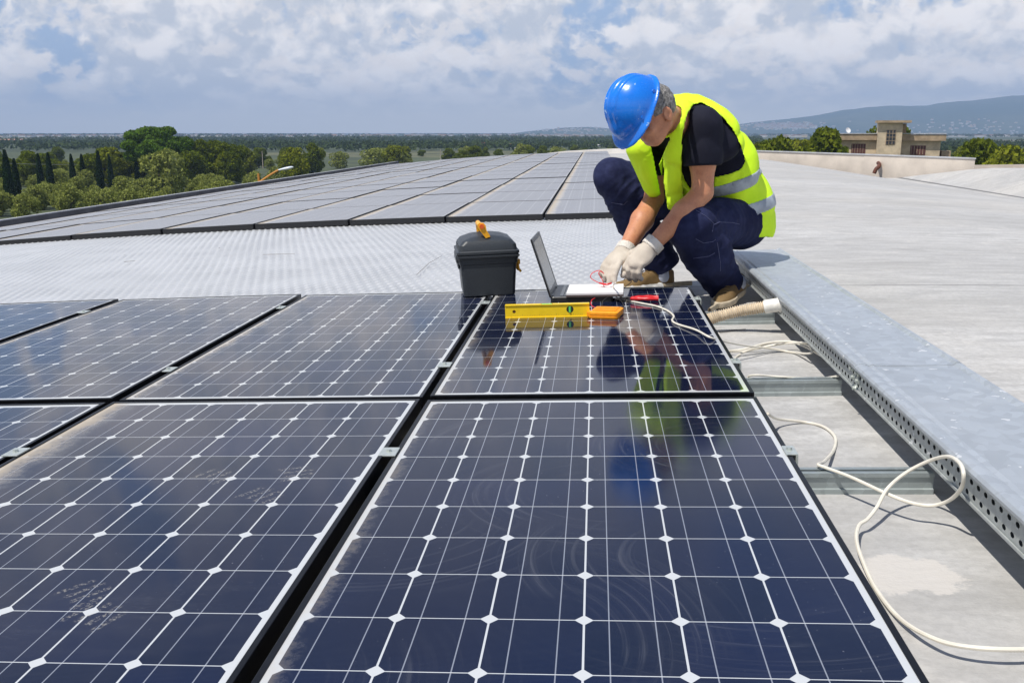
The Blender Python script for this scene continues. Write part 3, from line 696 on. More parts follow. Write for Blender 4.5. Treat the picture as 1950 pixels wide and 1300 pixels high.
def surf(name, fn, lo, hi, h, mt, parent=None, relax=1):
    lo = np.asarray(lo, float); n = np.maximum(4, np.ceil((np.asarray(hi)-lo)/h).astype(int))
    ax = [lo[i]+h*np.arange(n[i]) for i in range(3)]
    nb = (n+3)//4; n = nb*4; ax = [lo[i]+h*np.arange(n[i]) for i in range(3)]
    cc = [lo[i]+h*(4*np.arange(nb[i])+1.5) for i in range(3)]
    fc = fn(np.stack(np.meshgrid(*cc, indexing='ij'), -1)).astype(np.float32)
    near = np.argwhere(np.abs(fc) < 4*h*1.15+.014)
    f = np.repeat(np.repeat(np.repeat(fc, 4, 0), 4, 1), 4, 2)
    off = np.stack(np.meshgrid(range(4), range(4), range(4), indexing='ij'), -1).reshape(-1, 3)
    for i0 in range(0, len(near), 4000):
        ii = (near[i0:i0+4000, None, :]*4 + off[None]).reshape(-1, 3); f[ii[:, 0], ii[:, 1], ii[:, 2]] = fn(lo + h*ii)
    s = f < 0; c = [s[i:n[0]-1+i, j:n[1]-1+j, k:n[2]-1+k] for i in (0, 1) for j in (0, 1) for k in (0, 1)]
    cnt = sum(x.astype(np.int8) for x in c); act = (cnt > 0) & (cnt < 8)
    I = np.argwhere(act); vid = np.full(act.shape, -1, np.int64); vid[act] = np.arange(len(I))
    acc = np.zeros((len(I), 3)); num = np.zeros(len(I))
    cor = [(i, j, k) for i in (0, 1) for j in (0, 1) for k in (0, 1)]
    for a in range(8):
        for b_ in range(a+1, 8):
            if sum(abs(cor[a][t]-cor[b_][t]) for t in range(3)) != 1: continue
            A = I+cor[a]; B = I+cor[b_]; fa = f[tuple(A.T)]; fb = f[tuple(B.T)]; m_ = (fa < 0) != (fb < 0)
            t = np.where(m_, fa/np.where(fa == fb, 1, fa-fb), 0)[:, None]
            acc += np.where(m_[:, None], A+(B-A)*t, 0); num += m_
    Vt = lo + h*acc/np.maximum(num, 1)[:, None]
    quads = []
    for d_ in range(3):
        e = [0, 0, 0]; e[d_] = 1; u_, v_ = [(1, 2), (2, 0), (0, 1)][d_]
        sl0 = [slice(1, n[t]-1) for t in range(3)]; sl0[d_] = slice(0, n[d_]-1); sl1 = list(sl0); sl1[d_] = slice(1, n[d_])
        A = s[tuple(sl0)]; B = s[tuple(sl1)]
        for flip in (False, True):
            E = np.argwhere((A & ~B) if not flip else (~A & B)) + [0 if t == d_ else 1 for t in range(3)]
            if not len(E): continue
            ids = []
            for (du, dv_) in ((-1, -1), (0, -1), (0, 0), (-1, 0)):
                q = E.copy(); q[:, u_] += du; q[:, v_] += dv_; ids.append(vid[tuple(q.T)])
            ids = np.stack(ids, 1); quads.append(ids[:, ::-1] if flip else ids)
    Qd = np.concatenate(quads); Qd = Qd[(Qd >= 0).all(1)]
    for _ in range(relax):
        sm_ = np.zeros_like(Vt); k = np.zeros(len(Vt))
        for i in range(4):
            a, b_ = Qd[:, i], Qd[:, (i+1) % 4]
            np.add.at(sm_, a, Vt[b_]); np.add.at(k, a, 1); np.add.at(sm_, b_, Vt[a]); np.add.at(k, b_, 1)
        Vt = Vt*.5 + .5*sm_/np.maximum(k, 1)[:, None]
    return fast_mesh(name, Vt, Qd, mt, parent)
rs_ = np.random.RandomState(4); WV = rs_.normal(size=(14, 3)); WP = rs_.uniform(0, 6.28, 14)
def lump(P, f):                              # cheap smooth noise for cloth, range about -1..1
    q = P*f; q = q + .55*np.sin(q[..., [1, 2, 0]]*1.7+1.3); s = 0
    for i in range(7): s = s + np.sin(q@WV[i] + WP[i])*(1/(1+.25*i))
    return s/3.2
def fold(P, f):                              # sharper cloth creases
    return 1 - 2*np.abs(lump(P, f))**.7
nrm = lambda a: np.asarray(a, float)/np.linalg.norm(a)
# ---- skeleton: his left is +L, he faces -x and a little towards the camera
Lx = nrm((.42, -.90, 0))
PM = at(1388, 412, 4.10)
hipL, hipR = PM + Lx*.095 + [0, 0, -.01], PM - Lx*.095
kneeL, kneeR = at(1313, 430, 3.70), at(1169, 339, 4.10)
ankL, ankR = at(1384, 546, 3.90), at(1262, 508, 4.27)
S = [PM, at(1380, 360, 4.08), at(1352, 300, 3.95), at(1322, 248, 3.79), at(1292, 225, 3.68)]
shL, shR = at(1338, 240, 3.62), at(1243, 268, 3.90)
elL, wrL = at(1338, 366, 3.66), at(1236, 474, 3.66)
elR, wrR = at(1246, 378, 3.95), at(1186, 484, 3.74)
HC = at(1243, 210, 3.48)                     # head centre
HS = .965
hf = nrm((-.75, -.40, -.52)); hu = nrm(np.array([-.42, -.27, .86]) - np.dot((-.42, -.27, .86), hf)*hf); hr = np.cross(hf, hu)
HR = np.stack([hr, hf, hu])                  # rows: local axes
def hp(x, y, z): return HC + HS*(hr*x + hf*y + hu*z)
def head_local(P): return (P-HC) @ HR.T / HS
HO = at(1212, 203, 3.43); KS = .945                     # centre of the helmet rim, the helmet is tipped over the brow
kf = nrm((-.37, -.22, -.90)); ku = nrm(np.array([-.80, -.52, .22]) - np.dot((-.80, -.52, .22), kf)*kf); kr = np.cross(kf, ku)
KR = np.stack([kr, kf, ku])
# ---- skin
M['skin'] = None
def skin(n):
    o = n.tc('Object'); a = n.noise(o, 9, 4, .6); f = n.noise(o, 120, 4, .6)
    c = n.mix(n.sm(a, .3, .7), (.50, .205, .105), (.60, .28, .155)); c = n.mix(n.m('MULTIPLY', n.sm(f, .4, .7), .35), c, (.40, .17, .10)); c = n.mix(n.m('MULTIPLY', n.sm(n.noise(o, 28, 5, .65), .5, .72), .45), c, (.36, .13, .075))
    return {'Base Color': c, 'Roughness': .48, 'Normal': bump(n, f, .0015, .6), 'Subsurface Weight': .12, 'Subsurface Radius': (.02, .008, .004), 'Subsurface Scale': .4}
M['skin'] = mat('sunburnt skin', skin)
def headf(P):
    q = head_local(P)
    d = ell(q, (0, -.002, .016), (.075, .090, .090))
    d = smin(d, ell(q, (0, .030, -.050), (.058, .062, .070)), .03)      # face
    d = smin(d, ell(q, (0, .048, -.098), (.034, .034, .024)), .028)     # chin
    for s_ in (1, -1):
        d = smin(d, cone(q, (s_*.056, -.005, -.065), (s_*.024, .055, -.104), .018, .016), .022)   # jaw
        d = smin(d, ell(q, (s_*.040, .066, -.046), (.020, .016, .016)), .016)                   # cheek
        d = smin(d, cone(q, (s_*.012, .094, .004), (s_*.048, .078, .004), .008, .007), .010)      # brow
        d = smax(d, -ell(q, (s_*.031, .096, -.014), (.016, .012, .010)), .008)                     # socket
        d = np.minimum(d, ell(q, (s_*.031, .076, -.015), (.0125, .0125, .0125)))
        e = ell(q, (s_*.080, -.010, -.022), (.011, .021, .032)); e = smax(e, -ell(q, (s_*.089, -.004, -.018), (.007, .012, .018)), .004)
        d = smin(d, e, .006)
    d = smin(d, cone(q, (0, .092, -.008), (0, .112, -.042), .007, .011), .010)
    for s_ in (1, -1): d = smin(d, ell(q, (s_*.011, .103, -.046), (.008, .010, .007)), .006)
    d = smin(d, cone(q, (-.016, .088, -.070), (.016, .088, -.070), .006, .006), .006); d = smin(d, cone(q, (-.014, .086, -.081), (.014, .086, -.081), .007, .007), .006)
    d = smax(d, -cone(q, (-.02, .100, -.0755), (.02, .100, -.0755), .003, .003), .004)
    return d
nk0 = at(1296, 236, 3.68); nk1 = hp(0, -.030, -.05)
def handf(P, w, fwd, up, side, curl, s=1.0, puff=0.0):
    # w wrist, fwd towards knuckles, up back of the hand, side towards the thumb
    f, u_ = nrm(fwd), nrm(up); u_ = nrm(u_ - f*np.dot(u_, f)); sd = np.cross(f, u_); sd = sd*np.sign(np.dot(sd, side))
    X = lambda a, b_, c_: w + s*(f*a + sd*b_ + u_*c_)
    d = ell((P-X(.050, 0, 0))@np.stack([f, sd, u_]).T, (0, 0, 0), (.056*s+puff, .043*s+puff, .021*s+puff))
    d = smin(d, cone(P, X(-.005, 0, 0), X(.03, 0, 0), .027*s+puff, .030*s+puff, (u_, .8)), .02)
    for i, (b_, L1, r) in enumerate(((.030, .088, .0098), (.010, .096, .0102), (-.011, .090, .0098), (-.030, .074, .0088))):
        a0 = curl[0] + .06*i; p0 = X(.078, b_, .004); ang = a0; pts = [p0]
        for k, fr in enumerate((.45, .30, .25)):
            dirv = f*math.cos(ang) - u_*math.sin(ang) + sd*(.10*(1-i)*.5); pts.append(pts[-1] + s*L1*fr*nrm(dirv)); ang += curl[1]
        d = smin(d, chain(P, pts, [r*s+puff, r*s*.97+puff, r*s*.92+puff, r*s*.84+puff], .003), .0045)
    t0 = X(.018, .032, -.006); t1 = X(.045, .055, -.020); t2 = X(.072, .058, -.036); t3 = X(.094, .047, -.046)
    d = smin(d, chain(P, [t0, t1, t2, t3], [.017*s+puff, .0125*s+puff, .0112*s+puff, .0095*s+puff], .004), .012)
    return d
fL = nrm(at(1196, 514, 3.63)-wrL); fR = nrm(at(1146, 518, 3.62)-wrR)
hL = dict(w=wrL, fwd=fL, up=(-.15, -.62, .72), side=(-.5, .8, .2), curl=(.55, .55))
hR = dict(w=wrR, fwd=fR, up=(-.25, -.45, .85), side=(.4, -.9, 0), curl=(.35, .38))
def torsof(P, e=0.0):
    Rt = np.stack([Lx, nrm(S[3]-S[1]), np.cross(Lx, nrm(S[3]-S[1]))])
    d = ell(P, S[0]+[0, 0, .0], (.175+e, .165+e, .135+e)) 
    for c_, w_, t_, l_ in ((S[0], .165, .120, .12), (S[1], .165, .135, .12), (S[2], .182, .142, .13), (S[3], .195, .112, .105)):
        d = smin(d, ell(P-c_, (0, 0, 0), (w_+e, l_+e, t_+e), Rt), .06)
    d = smin(d, cone(P, shL, shR, .060+e, .060+e), .05)
    return d
def skinf(P):
    d = smin(headf(P), cone(P, nk1, nk0, .054, .060), .02)
    d = smin(d, torsof(P, -.02), .02)
    d = smin(d, chain(P, [shL, elL*.55+shL*.45, elL], [.058, .050, .041], .02), .02)
    d = smin(d, chain(P, [elL, elL*.65+wrL*.35, wrL], [.041, .044, .028], .02), .015)
    d = smin(d, chain(P, [shR, elR*.55+shR*.45, elR], [.058, .048, .040], .02), .02)
    d = smin(d, chain(P, [elR, elR*.6+wrR*.4, wrR], [.041, .046, .029], .02), .015)
    d = smin(d, handf(P, **hL), .01); d = smin(d, handf(P, **hR), .01)
    for a, b_, c_ in ((hipL, kneeL, ankL), (hipR, kneeR, ankR)):
        d = smin(d, chain(P, [a, b_, c_], [.075, .055, .038], .03), .03)
    return d
allp = np.array(S+[hipL, hipR, kneeL, kneeR, ankL, ankR, shL, shR, elL, wrL, elR, wrR, HC]); lo = allp.min(0)-.18; hi = allp.max(0)+.18
base = Matrix.Translation(Vector((PM[0], PM[1], W(PX(1380, 500, -.09)[0], 1.9, -.095)[2])))
person = surf('person', skinf, lo, hi, .0058, M['skin'])
tag(person, 'worker in blue helmet and yellow vest crouching behind the laptop panel', 'person')
# ---- cloth materials
def cloth(name, col, col2, rough=.85, wv=900, **kw):
    def b(n):
        o = n.tc('Object'); a = n.noise(o, 9, 7, .7); f = n.noise(o, wv*.4, 3, .6)
        return {'Base Color': n.mix(n.sm(a, .35, .7), col, col2), 'Roughness': rough, 'Normal': bump(n, f, .0012, .5), 'Specular IOR Level': .2}
    return mat(name, b, **kw)
M['navy'] = cloth('navy cotton', (.009, .010, .020), (.013, .014, .027))
M['denim'] = cloth('dark blue denim', (.009, .012, .044), (.026, .033, .090))
M['hiviz'] = mat('fluorescent yellow mesh', lambda n: {'Base Color': n.mix(n.sm(n.noise(n.tc('Object'), 8, 4), .3, .7), (.60, .93, .008), (.70, 1.0, .02)), 'Normal': bump(n, n.noise(n.tc('Object'), 500, 2), .0008, .5)}, rough=.75)
M['tape'] = mat('grey reflective tape', lambda n: {'Base Color': n.mix(n.sm(n.noise(n.tc('Object'), 14, 4), .35, .65), (.27, .31, .36), (.42, .47, .52))}, rough=.45)
M['glove'] = cloth('beige knitted cotton', (.50, .44, .37), (.60, .54, .46), .9, 500)
M['leather'] = cloth('tan suede', (.165, .105, .045), (.24, .16, .075), .8)
M['sole'] = simple('cream rubber sole', (.50, .42, .30), .7, 0, .15, 30)
M['sock'] = cloth('pale blue sock', (.50, .54, .66), (.60, .64, .75))
# ---- t-shirt
def shirt(P):
    t = torsof(P, .004) + .004*lump(P, 22)
    sL = chain(P, [shL, shL*.42+elL*.58], [.078, .078], .02, ) ; sR = chain(P, [shR, shR*.45+elR*.55], [.074, .074], .02)
    for (s_, a, b_, e_) in ((sL, shL, elL, .60), (sR, shR, elR, .60)):
        ax = nrm(b_-a); ln = np.linalg.norm(b_-a); cut = (P-a)@ax - ln*e_
        s2 = smax(s_ + .0045*fold(P, 26), cut, .006); hol = cone(P, a, b_, .066, .060); s2 = smax(s2, -np.maximum(hol, -(cut+.03)), .004) if False else s2
        t = smin(t, s2, .03)
    t = smax(t, -cone(P, nk1, nk0*1.0, .057, .066), .006)
    low = (P-(S[0]+nrm(S[1]-S[0])*.0))@nrm(S[1]-S[0]); return np.maximum(t, -low-.02)
surf('t_shirt', shirt, lo, hi, .0062, M['navy'], person)
# ---- trousers
def trou(P):
    d = None
    for (a, b_, c_, s_) in ((hipL, kneeL, ankL, 1), (hipR, kneeR, ankR, 0)):
        kn = b_; th = chain(P, [a, a*.5+kn*.5, kn], [.120, .100, .084], .03)
        shn = chain(P, [kn, kn*.55+c_*.45, c_], [.094 if s_ else .086, .094 if s_ else .088, .076 if s_ else .082], .03)
        q = smin(th, shn, .025); d = q if d is None else smin(d, q, .035)
    d = smin(d, ell(P, PM+[.02, .0, -.005], (.165, .165, .135)), .05)
    creL = np.exp(-((np.linalg.norm(P-(kneeL*.55+hipL*.25+ankL*.2), axis=-1)/.16)**2))
    creR = np.exp(-((np.linalg.norm(P-(kneeR*.6+hipR*.2+ankR*.2), axis=-1)/.20)**2))
    d = d - .0050*lump(P, 15) - .0055*fold(P, 19)*(.35+1.0*creL+.9*creR) - .0025*fold(P, 40)*(.3+creL+creR)
    for (a_, b_, c_, sd_) in ((hipL, kneeL, ankL, 1), (hipR, kneeR, ankR, -1)):
        for (p0_, p1_, am, off_) in ((b_, c_, .0075, .04), (a_, b_, .0065, .08)):
            ax = nrm(p1_-p0_); L_ = np.linalg.norm(p1_-p0_); q_ = P-p0_; s_ = q_@ax; rr_ = np.linalg.norm(q_-s_[..., None]*ax, axis=-1)
            ph = s_/.048 + .9*lump(P, 9) + .35*lump(P+.3, 22) + 1.6*(q_@Lx)/.12
            cr_ = np.clip(np.sin(2*math.pi*ph), -.2, 1)**2*np.sign(np.sin(2*math.pi*ph)+.2)
            wgt = np.clip((s_+.02)/.04, 0, 1)*np.clip((L_-s_+.02)/.04, 0, 1)*np.clip((.16-rr_)/.03, 0, 1)*(.35+.65*np.clip(lump(P, 6)+.4, 0, 1))
            d = d - am*cr_*wgt
    for (b_, c_) in ((kneeL, ankL), (kneeR, ankR)):
        ax = nrm(c_-b_); cut = (P-c_)@ax - .004; d = smax(d, np.where(np.linalg.norm(P-c_, axis=-1) < .22, cut, -1), .006)
        # hollow hem
        tub = cone(P, c_-ax*.03, c_+ax*.05, .060, .064); d = smax(d, -tub, .003)
    top = (P-S[1])@nrm(S[1]-S[0]) + .02; return np.maximum(d, np.where(np.linalg.norm(P-S[1], axis=-1) < .25, top, -1))
tr = surf('trousers', trou, lo, hi, .0058, M['denim'], person)
# seams: thin stitched cords laid on the cloth
def on(fn, P0, steps=14):
    p = np.array(P0, float)[None]
    for _ in range(steps):
        f0 = fn(p)[0]; e = 1e-3; g = np.array([(fn(p+np.eye(3)[i]*e)[0]-fn(p-np.eye(3)[i]*e)[0])/(2*e) for i in range(3)]); p = p - (f0/max(.3, g@g))*g
    return p[0]
def seam(pp, fn, d, mt, r=.0011):
    pts = []
    for a, b_ in zip(pp, pp[1:]):
        for k in range(5): x = a[0]+(b_[0]-a[0])*k/5; y = a[1]+(b_[1]-a[1])*k/5; pts.append((x, y))
    out = []
    for (x, y) in pts:
        dd = d; 
        P_ = np.stack([at(x, y, z) for z in np.arange(d-.35, d+.45, .004)]); v = fn(P_); k = int(np.argmax(v < 0)); 
        if v[k] < 0: out.append(P_[k]+nrm(CAM-P_[k])*.0035)
    if len(out) > 2: q = MB(); q.tube([Vector(p) for p in out], r, 5); return q
M['stitch'] = simple('pale stitching', (.10, .11, .21), .8)
for pp in (((1325, 400), (1345, 412), (1359, 425), (1356, 445)), ((1359, 428), (1370, 423), (1395, 424), (1412, 428)), ((1325, 455), (1340, 463), (1358, 460), (1364, 455)), ((1320, 492), (1350, 488), (1364, 480)), ((1143, 384), (1156, 386)), ((1164, 386), (1188, 390), (1196, 382)), ((1366, 462), (1372, 500), (1372, 520))):
    q = seam(pp, trou, 3.9, M['stitch'])
    if q: q.build('seam', M['stitch'], tr, sm=True)
# ---- socks and shoes
def inpoly(px, py, poly):
    r = np.zeros(px.shape, bool); n = len(poly)
    for i in range(n):
        x0, y0 = poly[i]; x1, y1 = poly[(i+1) % n]
        c = ((y0 > py) != (y1 > py)) & (px < (x1-x0)*(py-y0)/((y1-y0) if y1 != y0 else 1e-9)+x0); r ^= c
    return r
def shoe(heel, toe, zfloor, name, up=0.0, lab=None):
    heel = np.array(heel, float); toe = np.array(toe, float); f = nrm((toe-heel)*[1, 1, 1]); u_ = np.array([0, 0, 1.0]); u_ = nrm(u_-f*np.dot(u_, f)); s_ = np.cross(f, u_)
    Lf = np.linalg.norm(toe-heel); X = lambda a, b_, c_: heel + f*a*Lf + s_*b_ + u_*c_
    Rl = np.stack([f, s_, u_])
    def outline(P):
        q = (P-heel)@Rl.T; x = q[..., 0]/Lf; wd = np.interp(x, [-.02, .05, .2, .45, .7, .88, 1.0, 1.04], [.0, .024, .031, .031, .043, .038, .018, .0]); return np.abs(q[..., 1])-wd, q, x
    def up_(P):
        o_, q, x = outline(P); top = np.interp(x, [0, .12, .3, .42, .6, .8, .93, 1.0, 1.04], [.085, .092, .095, .088, .066, .050, .042, .028, .02])
        c = np.abs(q[..., 1])/.045; zt = top - .018*c*c*1.4 - .0022*fold(P, 55); wall = o_ + .10*np.maximum(q[..., 2]-.03, 0)*.9
        d = smax(smax(wall, q[..., 2]-zt, .018), -q[..., 2]+.018, .004)
        return d
    def so_(P):
        o_, q, x = outline(P); g = np.abs(np.mod(x*Lf, .012)-.006); return smax(smax(o_-.005, q[..., 2]-.026, .004), -q[..., 2] + .002*(g < .002), .004)
    lo_, hi_ = np.minimum(heel, toe)-.09, np.maximum(heel, toe)+[.09, .09, .15]
    o = surf(name, up_, lo_, hi_, .0045, M['leather'], person)
    surf('sole', so_, lo_, hi_, .0045, M['sole'], o)
    q = MB()
    for k in range(5):
        a = .46+.075*k; zz = float(np.interp(a, [.42, .6, .8, .93], [.088, .066, .050, .042]))
        q.tube([X(a, -.020, zz-.006), X(a+.01, -.008, zz+.003), X(a+.03, .008, zz+.002), X(a+.04, .020, zz-.008)], .0022, 6)
    q.build('lace', M['leather'], o, sm=True)
    return X
zr = lambda x, y: W(*PX(*[float(t) for t in prj(np.array([x, y, CZ-.7]))], -.095))[2]
zf = W(1.0, 1.85, -.095)[2]
hL_ = at(1411, 556, 3.96)
tL_ = at(1366, 603, 3.74); tL_[2] = zf+.004
shoe(hL_, tL_, 0, 'shoe')
hR_ = at(1282, 545, 4.28); hR_[2] = W(.75, 2.15, -.095)[2]+.006
tR_ = at(1168, 552, 4.17); tR_[2] = hR_[2]
shoe(hR_, tR_, 0, 'shoe')
for (h_, t_, a_, kn) in ((hL_, tL_, ankL, kneeL), (hR_, tR_, ankR, kneeR)):
    p0 = h_ + (t_-h_)*.22 + [0, 0, .055]; ax = nrm(kn-a_)
    surf('sock', lambda P: smax(cone(P, p0, a_+ax*.06, .040, .046) + .0015*lump(P, 60), cone(P, p0, a_+ax*.06, .040, .046)*0 - 1, .001), np.minimum(p0, a_)-.12, np.maximum(p0, a_)+.12, .006, M['sock'], person)
# ---- gloves
def glove(h, el_, name='glove'):
    w_ = h['w']; ax = nrm(el_-w_)
    def g(P):
        d = handf(P, puff=.0026, **h)
        d = smin(d, cone(P, w_-ax*.01, w_+ax*.045, .036, .041), .012)
        d = d - .0016*lump(P, 60) - .0022*fold(P, 45) - .0010*np.sin(((P-w_)@np.cross(h['fwd'], [0, 0, 1.]))*2*math.pi/.006)*0
        cut = (P-w_)@ax - .042; d = smax(d, cut, .003); return smax(d, -cone(P, w_+ax*.022, w_+ax*.09, .034, .040), .002)
    o = surf(name, g, w_-.17, w_+.17, .0036, M['glove'], person)
    c0 = w_+ax*.018
    def cf(P):
        r = np.linalg.norm((P-c0) - ((P-c0)@ax)[..., None]*ax, axis=-1); return np.maximum(np.abs(r-.0395)-.0022, np.abs((P-c0)@ax-.006)-.020)
    surf('cuff', cf, c0-.09, c0+.09, .0036, M['sock2'], o)
M['sock2'] = cloth('white elastic cuff', (.64, .60, .54), (.72, .68, .62))
glove(hL, elL); glove(hR, elR)
# ---- hair: short grey, below the helmet rim
def hairc(n):
    o = n.tc('Object'); f = n.noise(n.vm('MULTIPLY', o, (1, 1, .35)), 150, 5, .75); return {'Base Color': n.ramp(f, [(.34, (.05, .047, .042)), (.5, (.19, .18, .165)), (.68, (.46, .44, .41))]), 'Roughness': .6, 'Normal': bump(n, f, .004, 1)}
M['hair'] = mat('short grey hair', hairc)
def hair(P):
    q = head_local(P); d = ell(q, (0, -.006, .012), (.080, .094, .090)) - .0022*lump(P, 160) - .0012*lump(P, 330)
    m_ = np.minimum(q[..., 1]-.012, 0)   # back part
    front = q[..., 1] - np.where(q[..., 2] > -.008, .040, .004)
    neck = -(q[..., 2]+.062 + .3*np.maximum(q[..., 1]+.03, 0))
    return np.maximum(np.maximum(d, front), neck)
surf('hair', hair, HC-.16, HC+.16, .0042, M['hair'], person, relax=0)
# ---- helmet
M['helmet'] = mat('blue glossy helmet', lambda n: {'Base Color': n.mix(n.m('MULTIPLY', n.m('MAXIMUM', n.m('GREATER_THAN', n.noise(n.tc('Object'), 42, 2, .5), .715), n.m('MULTIPLY', n.sm(n.noise(n.vm('MULTIPLY', n.tc('Object'), (30, 90, 14)), 1.0, 4, .7), .62, .70), .30)), .7), n.mix(n.sm(n.noise(n.tc('Object'), 7, 4), .35, .7), (.004, .165, .70), (.008, .21, .80)), (.45, .62, .85)), 'Roughness': n.m('ADD', n.m('MULTIPLY', n.noise(n.tc('Object'), 30, 4), .22), .16)}, **{'Coat Weight': .3})
def dome(q, e=0.0):
    z = q[..., 2]; return ell(np.stack([q[..., 0], q[..., 1]-.004, np.maximum(z, -.02)], -1), (0, 0, -.004), (.113+e, .129+e, .134+e))
def helm(P):
    q = (P-HO) @ KR.T / KS; x, y, z = q[..., 0], q[..., 1], q[..., 2]
    d = dome(q)
    rid = 0
    for c_, w_ in ((0, .014), (.034, .008), (-.034, .008)):
        rid = np.maximum(rid, .0048*np.clip((1-np.abs(x-c_)/w_)*2.2, 0, 1)*np.clip((z-.040)/.05, 0, 1))
    d = d - rid
    d = smin(d, ell(q, (0, .098, .030), (.050, .044, .040)), .02)
    shell = np.maximum(d, -(dome(q)+.0085)); shell = smax(shell, -z, .003)
    a = np.arctan2(x, y-.004); R_ = 1/np.sqrt((np.sin(a)/.113)**2+(np.cos(a)/.129)**2)
    rad = np.sqrt(x*x+(y-.004)**2); ca = np.clip(np.cos(a), 0, 1); ext = .012 + .031*ca**1.3
    dip = z - .003 + .50*np.maximum(rad-R_-.002, 0)
    br = np.maximum(np.maximum(rad-(R_+ext), -(rad-R_+.010)), np.abs(dip)-.0036)
    return smin(shell, br*.85, .009)
hm = surf('helmet', helm, HO-.24, HO+.24, .0036, M['helmet'], person)
kp = lambda x, y, z: HO + KS*(kr*x + kf*y + ku*z)
for s_ in (1, -1):
    for (yy, zz) in ((-.055, .018), (.055, .018)):
        q = MB(); c = kp(s_*.110, yy*1.0, zz); c = HO + (c-HO)*1.0; c = kp(s_*.113*math.sqrt(1-(yy/.129)**2), yy, zz); q.cyl(c-kr*s_*.012, c+kr*s_*.0025, .0065, 14); q.build('rivet', M['helmet'], hm, sm=True)
# ---- vest: a shell round the torso, opened at the arms, the neck and the front
ARM = [(1300, 262), (1305, 235), (1311, 214), (1321, 200), (1335, 196), (1356, 206), (1378, 226), (1397, 250), (1411, 280), (1418, 308), (1410, 322), (1390, 330), (1360, 337), (1352, 395), (1335, 402), (1302, 380), (1298, 320)]
vx = nrm(S[3]-S[0]); fx = nrm(np.cross(Lx, vx)); fx = fx if fx[0] < 0 else -fx      # fx = chest direction
GAP = [(1238, 268), (1276, 262), (1254, 314), (1265, 355), (1271, 398), (1263, 400), (1257, 360), (1248, 314)]
def vestmask(P):
    """true where the cloth is cut away"""
    px, py = prj(P); s_ = (P-S[2])@Lx
    arm = inpoly(px, py, ARM) & (s_ > .02)
    armR = chain(P, [shR+[.02, .06, .0], shR*.8+elR*.2, elR*.5+shR*.5], [.075, .066, .066], .02) < 0; armR &= ((P-CAM)@CF > 3.86)
    gap = inpoly(px, py, GAP) & ((P-S[2])@fx > .02)
    return arm | armR | gap
def torsoV(P, e):
    t = torsof(P, e)
    t = smin(t, cone(P, at(1292, 238, 3.62), at(1284, 375, 3.78), .050+e*.5, .040+e*.5, (Lx, 1.15)), .05)
    t = smin(t, chain(P, [at(1302, 212, 3.62), at(1290, 240, 3.540), at(1287, 290, 3.62)], [.044+e*.4, .048+e*.4, .048+e*.4], .03), .03)
    t = smin(t, cone(P, at(1228, 282, 3.78), at(1245, 356, 3.86), .066+e*.5, .040+e*.5, (Lx, 1.0)), .03)
    t = smin(t, ell(P, at(1404, 404, 4.05), (.122+e, .168+e, .122+e)), .05)
    return t
def creas(P): return .0085*fold(P, 13) + .0030*lump(P, 34)
def vest(P):
    t = torsoV(P, .014) + creas(P)
    sh = np.maximum(t-.002, -(t+.0085))
    m_ = vestmask(P).astype(float)*.02
    d = np.maximum(sh, m_-.0005*(m_ == 0))
    # neck
    nkh = cone(P, nk0+(nk1-nk0)*.55, nk1, .058, .066); d = np.maximum(d, -nkh)
    # hem: slanting, longer at the back
    px, py = prj(P)
    hem = np.interp(px, [1195, 1205, 1225, 1250, 1262, 1278, 1300, 1345, 1400, 1445], [322, 340, 362, 392, 398, 405, 402, 392, 440, 452]); hm_ = (py-hem)/430
    return np.maximum(d, hm_)
ve = surf('safety_vest', vest, lo, hi, .0050, M['hiviz'], person, relax=2)
def band(pts, w_):
    # ribbon following a pixel path on the near side, continued round the body as a slanting slab
    A, B = at(pts[0][0], pts[0][1], 3.84), at(pts[1][0], pts[1][1], 3.98)
    n_ = nrm(np.cross(nrm(B-A), nrm(Lx*.9+np.array([0, 0, .0])))); n_ = n_ if n_[2] > 0 else -n_
    def f(P):
        t = torsoV(P, .014) + creas(P) - .003; sh = np.maximum(t-.0020, -(t+.006)); q = np.abs((P-A)@n_)-w_
        m_ = vestmask(P).astype(float)*.02; px, py = prj(P); back = -(px-1352)/430
        return np.maximum(np.maximum(np.maximum(sh, q), m_-.0005*(m_ == 0)), back)
    surf('reflective_band', f, lo, hi, .0048, M['tape'], ve)
band(((1360, 369), (1436, 324)), .027)
band(((1412, 408), (1455, 385)), .027)
#@@LAND
# ------------------------------------------------------------------ roof edges, end wall
q = MB(); ys = [-3+.75*i for i in range(47)]
rr_ = []
for v in ys:
    b0 = [(-6.93, -.16), (-6.93, .045), (-6.78, .045), (-6.78, -.16)]
    rr_.append([tuple(W(u, v, h)) for u, h in b0])
q.loft(rr_); o = q.build('roof_edge_kerb', M['rim']); tag(o, 'dark raised kerb along the left edge of the panelled roof', 'kerb')
q = MB(); rr_ = [[tuple(W(u, v, h)) for u, h in ((-6.96, .046), (-6.96, .058), (-6.82, .058), (-6.82, .046))] for v in ys]
q.loft(rr_); q.build('flashing', M['wallcap'], o)
WA, WBm, WC = at(1425, 288, 31.7), at(1645, 295.5, 26.8), at(1857, 303.5, 22.7)
M['whitecap'] = simple('whitewashed coping', (.78, .75, .70), .8, 0, .08, 2)
q = MB(); rr_ = []
for u in [-6.9+.7*i for i in range(18)]:
    v0 = 29.6
    z1 = roofw(u)+.15; z0 = z1-.3; rr_.append([tuple(W(u, v0, z0)), tuple(W(u, v0, z1)), tuple(W(u, v0+.25, z1)), tuple(W(u, v0+.25, z0))])
q.loft(rr_); o = q.build('end_kerb', M['whitecap']); tag(o, 'low pale kerb closing the far end of the panelled roof', 'kerb')
r = empty('parapet_wall', Matrix.Translation((float(WBm[0]), float(WBm[1]), float(WBm[2])-.7)))
